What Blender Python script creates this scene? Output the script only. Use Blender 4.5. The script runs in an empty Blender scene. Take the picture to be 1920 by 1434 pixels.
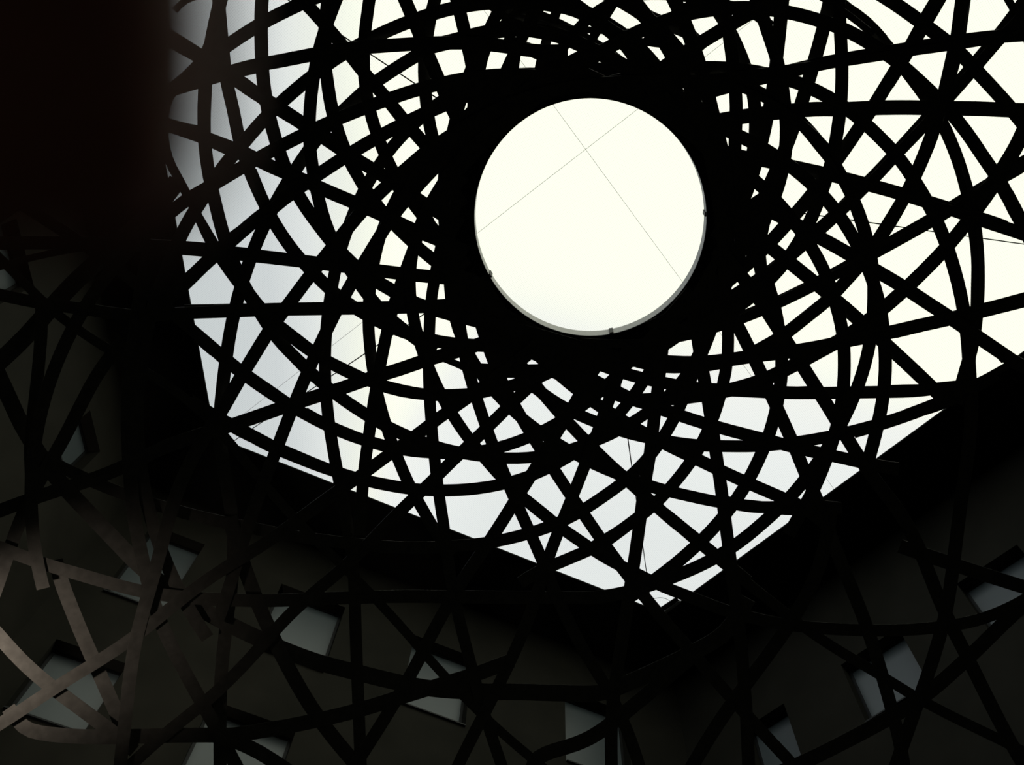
import bpy, bmesh, math, random
from mathutils import Vector, Matrix

# ------------------------------------------------------------------ camera, sky, lamps, exposure
F = 1630.0                      # focal length in pixels of the 1920 x 1434 frame
CX, CY = 960.0, 717.0
CAM_Z = 1.5
zen = Vector((70.0, 717.0, -1630.0)).normalized()          # world up seen from the camera
xw = (Vector((1, 0, 0)) - zen * zen.x).normalized()
yw = zen.cross(xw)
R = Matrix((xw, yw, zen))                                   # camera axes -> world axes
ORIGIN = Vector((0, 0, CAM_Z))

def ray(u, v):
    return (R @ Vector((u - CX, -(v - CY), -F))).normalized()

cd = bpy.data.cameras.new('camera')
cd.sensor_fit = 'HORIZONTAL'
cd.sensor_width = 4.535
cd.lens = 4.535 * F / 1920.0
cd.clip_start = 0.004
cd.clip_end = 200
cd.dof.use_dof = True
cd.dof.focus_distance = 13.0
cd.dof.aperture_fstop = 0.85
cam = bpy.data.objects.new('camera', cd)
bpy.context.scene.collection.objects.link(cam)
cam.matrix_world = Matrix.Translation(ORIGIN) @ R.to_4x4()
bpy.context.scene.camera = cam

sc = bpy.context.scene
sc.view_settings.view_transform = 'Standard'
sc.view_settings.look = 'None'
sc.view_settings.gamma = 1.0
sc.view_settings.use_curve_mapping = False
sc.view_settings.exposure = 0.0

# overcast sky: grey cloud to one side, thin bright cloud overhead and to the other
w = bpy.data.worlds.new('overcast_sky')
sc.world = w
w.use_nodes = True
nt = w.node_tree
nt.nodes.clear()
N = nt.nodes.new
tc = N('ShaderNodeTexCoord')
sep = N('ShaderNodeSeparateXYZ')
nt.links.new(tc.outputs['Generated'], sep.inputs[0])
noi = N('ShaderNodeTexNoise'); noi.inputs['Scale'].default_value = 2.2; noi.inputs['Detail'].default_value = 3.0
nt.links.new(tc.outputs['Generated'], noi.inputs['Vector'])
def M(op, a, b):
    n = N('ShaderNodeMath'); n.operation = op
    for i, q in enumerate((a, b)):
        if q is None: continue
        if isinstance(q, (int, float)): n.inputs[i].default_value = q
        else: nt.links.new(q, n.inputs[i])
    return n.outputs[0]
zc = M('MAXIMUM', sep.outputs['Z'], .25)
ux = M('DIVIDE', sep.outputs['X'], zc); uy = M('DIVIDE', sep.outputs['Y'], zc)
nz = M('MULTIPLY', M('SUBTRACT', noi.outputs['Fac'], .5), .10)
def ramp_(fac, stops):
    r = N('ShaderNodeValToRGB'); nt.links.new(fac, r.inputs[0]); e = r.color_ramp.elements
    while len(e) < len(stops): e.new(.5)
    for q, (p_, c_) in zip(e, stops): q.position = p_; q.color = (*c_, 1)
    return r.outputs[0]
A_r = ramp_(M('ADD', M('ADD', ux, .5), nz), [(.08, (.64, .68, .69)), (.17, (.69, .725, .735)), (.22, (.82, .85, .84)), (.28, (.98, 1.0, .90)), (.33, (1.15, 1.17, .985))])
B_r = ramp_(M('ADD', M('ADD', M('ADD', uy, M('MULTIPLY', M('MAXIMUM', ux, 0.0), -.30)), M('MULTIPLY', M('MAXIMUM', M('SUBTRACT', M('MULTIPLY', ux, -1.0), .06), 0.0), -1.5)), nz), [(.28, (1.15, 1.17, .985)), (.36, (.99, 1.0, .955)), (.44, (.94, .965, .945)), (.62, (.86, .89, .88))])
mul_ = N('ShaderNodeMix'); mul_.data_type = 'RGBA'; mul_.blend_type = 'DARKEN'; mul_.inputs['Factor'].default_value = 1
nt.links.new(A_r, mul_.inputs['A']); nt.links.new(B_r, mul_.inputs['B'])
bg = N('ShaderNodeBackground'); bg.inputs['Strength'].default_value = 1.0
nt.links.new(mul_.outputs['Result'], bg.inputs['Color'])
wo = N('ShaderNodeOutputWorld')
nt.links.new(bg.outputs[0], wo.inputs['Surface'])

# a lamp low on the left, out of the frame, catching the nearest straps
ld = bpy.data.lights.new('wall_lamp', 'SPOT')
ld.energy = 330; ld.color = (1.0, 0.86, 0.76); ld.shadow_soft_size = 0.09
lamp = bpy.data.objects.new('wall_lamp', ld)
sc.collection.objects.link(lamp)
ld.spot_size = math.radians(90); ld.spot_blend = 1.0
lamp.location = (-6.092, 6.255, 7.766)
lamp.rotation_euler = (Vector((-6.117, 6.889, 9.131)) - lamp.location).to_track_quat('-Z', 'Y').to_euler()

# ------------------------------------------------------------------ helpers
COL = sc.collection
def link(name, me, mat=None, parent=None, kind=None):
    o = bpy.data.objects.new(name, me)
    COL.objects.link(o)
    if mat is not None and me is not None: me.materials.append(mat)
    if parent is not None: o.parent = parent
    if kind: o['kind'] = kind
    return o

def tag(o, label, cat, group=None):
    o['label'] = label; o['category'] = cat
    if group: o['group'] = group
    return o

def mesh(name, verts, faces, smooth=False):
    me = bpy.data.meshes.new(name)
    me.from_pydata([tuple(v) for v in verts], [], faces)
    me.validate(); me.update()
    bm = bmesh.new(); bm.from_mesh(me)
    bmesh.ops.recalc_face_normals(bm, faces=bm.faces)
    bm.to_mesh(me); bm.free()
    if smooth:
        for p in me.polygons: p.use_smooth = True
    return me

def material(name, base, rough=0.6, metal=0.0, spec=0.5, noise=None, bump=0.0, scale=6.0):
    m = bpy.data.materials.new(name); m.use_nodes = True
    t = m.node_tree; b = t.nodes['Principled BSDF']
    b.inputs['Base Color'].default_value = (*base, 1)
    b.inputs['Roughness'].default_value = rough
    b.inputs['Metallic'].default_value = metal
    b.inputs['Specular IOR Level'].default_value = spec
    if noise is not None:
        geo = t.nodes.new('ShaderNodeTexCoord')
        n = t.nodes.new('ShaderNodeTexNoise'); n.inputs['Scale'].default_value = scale; n.inputs['Detail'].default_value = 6
        t.links.new(geo.outputs['Object'], n.inputs['Vector'])
        r = t.nodes.new('ShaderNodeValToRGB')
        r.color_ramp.elements[0].position = .35; r.color_ramp.elements[1].position = .68
        r.color_ramp.elements[0].color = (*noise, 1); r.color_ramp.elements[1].color = (*base, 1)
        t.links.new(n.outputs['Fac'], r.inputs[0]); t.links.new(r.outputs[0], b.inputs['Base Color'])
        if bump:
            bp = t.nodes.new('ShaderNodeBump'); bp.inputs['Strength'].default_value = bump; bp.inputs['Distance'].default_value = .01
            t.links.new(n.outputs['Fac'], bp.inputs['Height']); t.links.new(bp.outputs[0], b.inputs['Normal'])
    return m

MAT = {
 'strap': material('dark_oiled_steel', (.085, .081, .070), .38, .5, .4, (.062, .059, .051), .25, 9),
 'lip': material('pale_brushed_metal', (.82, .82, .80), .55, .1, .4, (.72, .72, .70), .1, 14),
 'ring': material('black_painted_steel', (.016, .016, .015), .6, .3, .3, (.010, .010, .010), .1, 7),
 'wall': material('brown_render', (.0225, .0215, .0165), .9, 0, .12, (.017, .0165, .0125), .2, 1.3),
 'soffit': material('black_soffit_paint', (.010, .010, .009), .85, 0, .1, (.007, .007, .006), .1, 2),
 'floor': material('dark_stone_floor', (.045, .044, .040), .7, 0, .3, (.030, .030, .027), .1, 2),
 'frame': material('dark_window_frame', (.012, .013, .014), .5, .2, .3, (.008, .009, .009), .05, 9),
 'cable': material('black_wire_rope', (.012, .012, .012), .5, .5, .4, (.008, .008, .008), .1, 40),
 'trim': material('grey_aluminium_bar', (.30, .30, .29), .5, .5, .4, (.22, .22, .21), .1, 12),
 'skin': material('skin', (.36, .14, .10), .6, 0, .3, (.28, .10, .075), .2, 60),
 'nail': material('finger_nail', (.48, .24, .20), .3, 0, .5, (.42, .20, .17), .0, 30),
}
MAT['skin'].node_tree.nodes['Principled BSDF'].inputs['Subsurface Weight'].default_value = 0.15
MAT['skin'].node_tree.nodes['Principled BSDF'].inputs['Subsurface Radius'].default_value = (.004, .001, .0006)

def window_glass():
    m = bpy.data.materials.new('reflection_tinted_glass'); m.use_nodes = True
    t = m.node_tree; b = t.nodes['Principled BSDF']
    n = t.nodes.new('ShaderNodeTexNoise'); n.inputs['Scale'].default_value = 1.2
    r = t.nodes.new('ShaderNodeValToRGB')
    r.color_ramp.elements[0].color = (.065, .085, .092, 1); r.color_ramp.elements[1].color = (.085, .105, .112, 1)  # grey of the reflected sky is put into the base colour
    t.links.new(n.outputs['Fac'], r.inputs[0]); t.links.new(r.outputs[0], b.inputs['Base Color'])
    b.inputs['Roughness'].default_value = .35
    b.inputs['Specular IOR Level'].default_value = .5
    return m
MAT['window'] = window_glass()

def roof_glass():
    m = bpy.data.materials.new('dotted_roof_glass'); m.use_nodes = True
    t = m.node_tree; t.nodes.clear(); A = t.nodes.new; L = t.links.new
    tcx = A('ShaderNodeTexCoord')
    mp = A('ShaderNodeMapping'); mp.inputs['Scale'].default_value = (26, 26, 26)
    mp.inputs['Rotation'].default_value = (0, 0, 0)
    L(tcx.outputs['Object'], mp.inputs['Vector'])
    fr = A('ShaderNodeVectorMath'); fr.operation = 'FRACTION'; L(mp.outputs[0], fr.inputs[0])
    sb = A('ShaderNodeVectorMath'); sb.operation = 'SUBTRACT'; sb.inputs[1].default_value = (.5, .5, .5); L(fr.outputs[0], sb.inputs[0])
    ml = A('ShaderNodeVectorMath'); ml.operation = 'MULTIPLY'; ml.inputs[1].default_value = (1, 1, 0); L(sb.outputs[0], ml.inputs[0])
    ln = A('ShaderNodeVectorMath'); ln.operation = 'LENGTH'; L(ml.outputs[0], ln.inputs[0])
    lt = A('ShaderNodeMath'); lt.operation = 'LESS_THAN'; lt.inputs[1].default_value = .24; L(ln.outputs['Value'], lt.inputs[0])
    t1 = A('ShaderNodeBsdfTransparent'); t1.inputs['Color'].default_value = (.985, .99, .985, 1)
    t2 = A('ShaderNodeBsdfTransparent'); t2.inputs['Color'].default_value = (.93, .94, .94, 1)
    mx = A('ShaderNodeMixShader'); L(lt.outputs[0], mx.inputs[0]); L(t1.outputs[0], mx.inputs[1]); L(t2.outputs[0], mx.inputs[2])
    gl = A('ShaderNodeBsdfGlossy'); gl.inputs['Roughness'].default_value = .05
    m2 = A('ShaderNodeMixShader'); m2.inputs[0].default_value = .03
    L(mx.outputs[0], m2.inputs[1]); L(gl.outputs[0], m2.inputs[2])
    o = A('ShaderNodeOutputMaterial'); L(m2.outputs[0], o.inputs['Surface'])
    return m

# ------------------------------------------------------------------ setting: roof opening, soffit, walls, floor
HR = 17.5 + CAM_Z                                # height of the roof opening
def on_plane_z(u, v, z):
    d = ray(u, v); return ORIGIN + d * ((z - CAM_Z) / d.z)

a0 = on_plane_z(403, 820, HR)                    # corner left / back wall
b0 = on_plane_z(1244.8, 1150.8, HR)              # corner back / right wall
l1 = on_plane_z(403 - 88 * 2.6, 820 - 480 * 2.6, HR)
r1 = on_plane_z(1244.8 + 1500, 1150.8 - 1500 * .727, HR)
far = l1 + (r1 - b0) * 0.95
OPEN = [a0, b0, r1, far, l1]
cen = sum(OPEN, Vector()) / 5
def offset_poly(P, d):
    n = len(P); out = []
    A = sum(P[i].x * P[(i+1) % n].y - P[(i+1) % n].x * P[i].y for i in range(n))
    s = 1 if A > 0 else -1
    for i in range(n):
        e1 = (P[i] - P[i-1]).normalized(); e2 = (P[(i+1) % n] - P[i]).normalized()
        n1 = Vector((e1.y, -e1.x, 0)) * s; n2 = Vector((e2.y, -e2.x, 0)) * s
        b = (n1 + n2).normalized()
        out.append(P[i] + b * (d / max(.35, b.dot(n1))))
    return out
SET = 1.9
WALLP = offset_poly(OPEN, SET)                   # wall line set back behind the soffit
OUTP = offset_poly(OPEN, SET + .45)
n5 = 5
# soffit / roof slab with the opening; overhang added to shade the upper walls
v = []; f = []
for z in (HR, HR + .04):
    v += [Vector((p.x, p.y, z)) for p in OPEN] + [Vector((p.x, p.y, z)) for p in OUTP]
for i in range(n5):
    j = (i + 1) % n5
    f += [(i, j, 5 + j, 5 + i), (10 + i, 10 + j, 15 + j, 15 + i), (i, j, 10 + j, 10 + i), (5 + i, 5 + j, 15 + j, 15 + i)]
ceiling = link('ceiling', mesh('ceiling', v, f), MAT['soffit'], kind='structure')

# roof glazing: four big panes meeting above the oculus
pc = on_plane_z(1098, 280, HR + .05)
d1 = (on_plane_z(1150, 241, HR + .05) - on_plane_z(893.6, 439.4, HR + .05)); d1.z = 0; d1.normalize()
d2 = Vector((-d1.y, d1.x, 0))
import math as _m
ang_m = _m.degrees((on_plane_z(1280.6, 526.6, HR) - on_plane_z(1052, 216, HR)).angle(d1))
print('seam angle', ang_m)
MAT['roof_glass'] = roof_glass()
MAT['roof_glass'].node_tree.nodes['Mapping'].inputs['Rotation'].default_value = (0, 0, -_m.atan2(d1.y, d1.x))
MAT['seal'] = material('grey_silicone_seal', (.80, .81, .80), .7)
def slab(c, ax, ay, x0, x1, y0, y1, z0, z1):
    vs = []
    for z in (z0, z1):
        for (x, y) in ((x0, y0), (x1, y0), (x1, y1), (x0, y1)):
            vs.append(Vector((c.x, c.y, 0)) + ax * x + ay * y + Vector((0, 0, z)))
    return vs, [(0, 1, 2, 3), (4, 5, 6, 7), (0, 1, 5, 4), (1, 2, 6, 5), (2, 3, 7, 6), (3, 0, 4, 7)]
ext = {'+x': 0, '-x': 0, '+y': 0, '-y': 0}
for p in OUTP:
    r_ = p - pc; x = r_.dot(d1); y = r_.dot(d2)
    ext['+x'] = max(ext['+x'], x); ext['-x'] = min(ext['-x'], x); ext['+y'] = max(ext['+y'], y); ext['-y'] = min(ext['-y'], y)
G = .0028
for (x0, x1) in ((ext['-x'], -G), (G, ext['+x'])):
    for (y0, y1) in ((ext['-y'], -G), (G, ext['+y'])):
        vs, fs = slab(pc, d1, d2, x0, x1, y0, y1, HR + .045, HR + .057)
        link('glass_pane', mesh('glass_pane', vs, fs), MAT['roof_glass'], ceiling)
for (x0, x1, y0, y1) in ((ext['-x'], ext['+x'], -G, G), (-G, G, ext['-y'], ext['+y'])):
    vs, fs = slab(pc, d1, d2, x0, x1, y0, y1, HR + .0475, HR + .0545)
    link('joint_seal', mesh('joint_seal', vs, fs), MAT['seal'], ceiling)

# floor
fl = [Vector((p.x, p.y, z)) for z in (-.2, 0) for p in OUTP]
link('floor', mesh('floor', fl, [tuple(range(5)), tuple(range(5, 10))] + [(i, (i+1) % 5, 5 + (i+1) % 5, 5 + i) for i in range(5)]), MAT['floor'], kind='structure')

# walls with real window openings
WQ = {
 'back': [
  [(283, 985), (383, 1018), (306, 1150), (193, 1109)],
  [(526, 1096), (650, 1137), (604, 1262), (475, 1213)],
  [(775, 1190), (887, 1231), (872, 1366), (752, 1317)],
  [(1060, 1290), (1176, 1338), (1184, 1470), (1060, 1430)],
  [(108, 1193), (234, 1248), (150, 1392), (15, 1318)],
  [(400, 1309), (556, 1372), (515, 1480), (325, 1462)],
 ],
 'right': [
  [(1573, 1247), (1680, 1181), (1748, 1280), (1629, 1356)],
  [(1392, 1372), (1465, 1318), (1520, 1455), (1440, 1495)],
  [(1797, 1098), (1902, 1018), (1985, 1110), (1858, 1188)],
 ],
 'left': [
  [(170, 775), (192, 862), (108, 905), (112, 812)],
  [(30, 400), (64, 543), (-70, 600), (-90, 470)],
 ],
}
def wall(name, P, Q, Pout, Qout, quads, wn):
    e = (Q - P); e.z = 0; Lw = e.length; e.normalize()
    nrm = Vector((e.y, -e.x, 0))
    if (Vector((Pout.x, Pout.y, 0)) - Vector((P.x, P.y, 0))).dot(nrm) < 0: nrm = -nrm      # outward
    T = .42
    # back-project the window corners onto the inner face
    holes = []
    for q in quads:
        h = []
        for (u, vv) in q:
            d = ray(u, vv); s = (P - ORIGIN).dot(nrm) / d.dot(nrm); X = ORIGIN + d * s
            h.append(((X - P).dot(e), X.z))
        # square the opening up: level head and sill, plumb jambs
        xs = sorted(a for a, b in h); zs = sorted(b for a, b in h)
        x0, x1 = (xs[0] + xs[1]) / 2, (xs[2] + xs[3]) / 2; z0, z1 = (zs[0] + zs[1]) / 2, (zs[2] + zs[3]) / 2
        print(name, [tuple(round(c, 2) for c in a) for a in h], 'Lw', round(Lw, 1))
        if SQUARE: h = [(x0, z0), (x1, z0), (x1, z1), (x0, z1)]
        holes.append(h)
    bm = bmesh.new()
    outer = [(-.0, 0), (Lw, 0), (Lw, HR), (0, HR)]
    loops = [outer] + holes
    edges = []; rings = []
    for lp in loops:
        vs = [bm.verts.new(Vector((P.x, P.y, 0)) + e * a + Vector((0, 0, z))) for a, z in lp]
        rings.append(vs)
        for i in range(len(vs)): edges.append(bm.edges.new((vs[i], vs[(i+1) % len(vs)])))
    bmesh.ops.triangle_fill(bm, edges=edges, use_beauty=True, use_dissolve=False)
    geom = bmesh.ops.extrude_face_region(bm, geom=list(bm.faces))
    bmesh.ops.translate(bm, verts=[g_ for g_ in geom['geom'] if isinstance(g_, bmesh.types.BMVert)], vec=nrm * T)
    # keep the inner face too
    bmesh.ops.recalc_face_normals(bm, faces=bm.faces)
    me = bpy.data.meshes.new(name); bm.to_mesh(me); bm.free()
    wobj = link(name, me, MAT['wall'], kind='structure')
    for h in holes:
        def pt(a, z, d): return Vector((P.x, P.y, 0)) + e * a + Vector((0, 0, z)) + nrm * d
        c = (sum(a for a, z in h) / 4, sum(z for a, z in h) / 4)
        def inset(k): return [(c[0] + (a - c[0]) * (1 - k / abs(a - c[0]) if abs(a - c[0]) > k else .5), c[1] + (z - c[1]) * (1 - k / abs(z - c[1]) if abs(z - c[1]) > k else .5)) for a, z in h]
        o_, i_ = inset(.004), inset(.06)
        vs = []; fs = []
        for d in (RECESS, RECESS + .07):
            vs += [pt(a, z, d) for a, z in o_] + [pt(a, z, d) for a, z in i_]
        for i in range(4):
            j = (i + 1) % 4
            fs += [(i, j, 4 + j, 4 + i), (8 + i, 8 + j, 12 + j, 12 + i), (i, j, 8 + j, 8 + i), (4 + i, 4 + j, 12 + j, 12 + i)]
        wn[0] += 1
        wf = link('window_%d' % wn[0], mesh('window_frame', vs, fs), MAT['frame'], kind='structure')
        vs = [pt(a, z, d) for d in (RECESS + .03, RECESS + .045) for a, z in i_]
        link('glass_pane', mesh('window_pane', vs, [(0, 1, 2, 3), (4, 5, 6, 7)] + [(i, (i+1) % 4, 4 + (i+1) % 4, 4 + i) for i in range(4)]), MAT['window'], wf)
        # thin sill projecting from the wall below the opening
        lo = sorted(h, key=lambda t: t[1])[:2]; lo.sort()
        vs = []
        for d in (-.05, RECESS):
            for z in (0, .03):
                for (a, zz) in (lo[0], lo[1]): vs.append(pt(a + (.004 if a == lo[0][0] else -.004), zz + .004 + z, d))
        link('window_sill', mesh('window_sill', vs, [(0, 1, 3, 2), (4, 5, 7, 6), (0, 1, 5, 4), (2, 3, 7, 6), (0, 2, 6, 4), (1, 3, 7, 5)]), MAT['frame'], wf)
SQUARE = True
RECESS = .26
wn = [0]
names = ['back', 'right', 'far_right', 'far_left', 'left']
for i in range(5):
    j = (i + 1) % 5
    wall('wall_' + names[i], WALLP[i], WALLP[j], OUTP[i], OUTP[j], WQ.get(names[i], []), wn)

# grey bar and wire hoop in the corner of the opening
def tube(pts, r, n=8, closed=False):
    vs = []; fs = []; m = len(pts)
    for i, p in enumerate(pts):
        a = pts[(i - 1) % m] if (closed or i > 0) else p
        b = pts[(i + 1) % m] if (closed or i < m - 1) else p
        t = (b - a).normalized()
        u = t.cross(Vector((0, 0, 1)));
        if u.length < 1e-3: u = t.cross(Vector((1, 0, 0)))
        u.normalize(); vv = t.cross(u)
        for k in range(n):
            c = 2 * math.pi * k / n
            vs.append(p + u * (math.cos(c) * r) + vv * (math.sin(c) * r))
    for i in range(m if closed else m - 1):
        for k in range(n):
            fs.append((i * n + k, i * n + (k + 1) % n, ((i + 1) % m) * n + (k + 1) % n, ((i + 1) % m) * n + k))
    if not closed:
        fs.append(tuple(range(n))); fs.append(tuple((m - 1) * n + k for k in range(n)))
    return vs, fs
def prism(quad, z0, z1, name):
    vs = [on_plane_z(u, v_, z0) for u, v_ in quad]; vs += [p + Vector((0, 0, z1 - z0)) for p in vs]
    return mesh(name, vs, [(0, 1, 2, 3), (4, 5, 6, 7), (0, 1, 5, 4), (1, 2, 6, 5), (2, 3, 7, 6), (3, 0, 4, 7)])
bar = bpy.data.objects.new('corner_bracket', None); COL.objects.link(bar)
base = on_plane_z(1258, 1135, HR - .05); bar.location = base
tag(bar, 'short grey bar with thin wire hoop at the bottom corner of the glass roof', 'bracket')
def under(o, parent):
    o.parent = parent; o.matrix_parent_inverse = Matrix.Translation(-parent.location)
    return o
under(link('grey_bar', prism([(1246, 1146.5), (1274, 1126), (1276.5, 1129.5), (1248.5, 1150.5)], HR - .06, HR - .02, 'grey_bar'), MAT['trim']), bar)
under(link('dark_bar', prism([(1239, 1139.5), (1267.5, 1121), (1273, 1126), (1244, 1146)], HR - .04, HR - .005, 'dark_bar'), MAT['soffit']), bar)
hc = on_plane_z(1236.5, 1142, HR - .03); hr = (on_plane_z(1236.5, 1120.5, HR - .03) - hc).length
vs, fs = tube([hc + Vector((math.cos(a), math.sin(a), 0)) * hr for a in [2 * math.pi * i / 40 for i in range(40)]], .006, 6, True)
under(link('wire_hoop', mesh('wire_hoop', vs, fs, True), MAT['cable']), bar)

# ------------------------------------------------------------------ the hanging steel lattice
RING_H = 12.0                                    # ring height above the camera
RC = on_plane_z(1107, 407, CAM_Z + RING_H)
CURV = 0.070
def on_dome(u, v_):
    """point where a sight line meets the shallow paraboloid dome that the straps are bent over"""
    d = ray(u, v_)
    rx, ry = -RC.x, -RC.y                        # origin relative to the ring axis
    A = CURV * (d.x * d.x + d.y * d.y); B = d.z + 2 * CURV * (rx * d.x + ry * d.y); C_ = CURV * (rx * rx + ry * ry) - RING_H
    s = (-B + math.sqrt(max(0, B * B - 4 * A * C_))) / (2 * A) if A > 1e-9 else -C_ / B
    return ORIGIN + d * s
def dome_normal(p):
    x, y = p.x - RC.x, p.y - RC.y
    return Vector((2 * CURV * x, 2 * CURV * y, 1)).normalized()

sculpture = bpy.data.objects.new('lattice_canopy', None); COL.objects.link(sculpture)
sculpture.location = RC
tag(sculpture, 'huge dark canopy of criss-crossing curved steel straps around a round central ring', 'sculpture')

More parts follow.
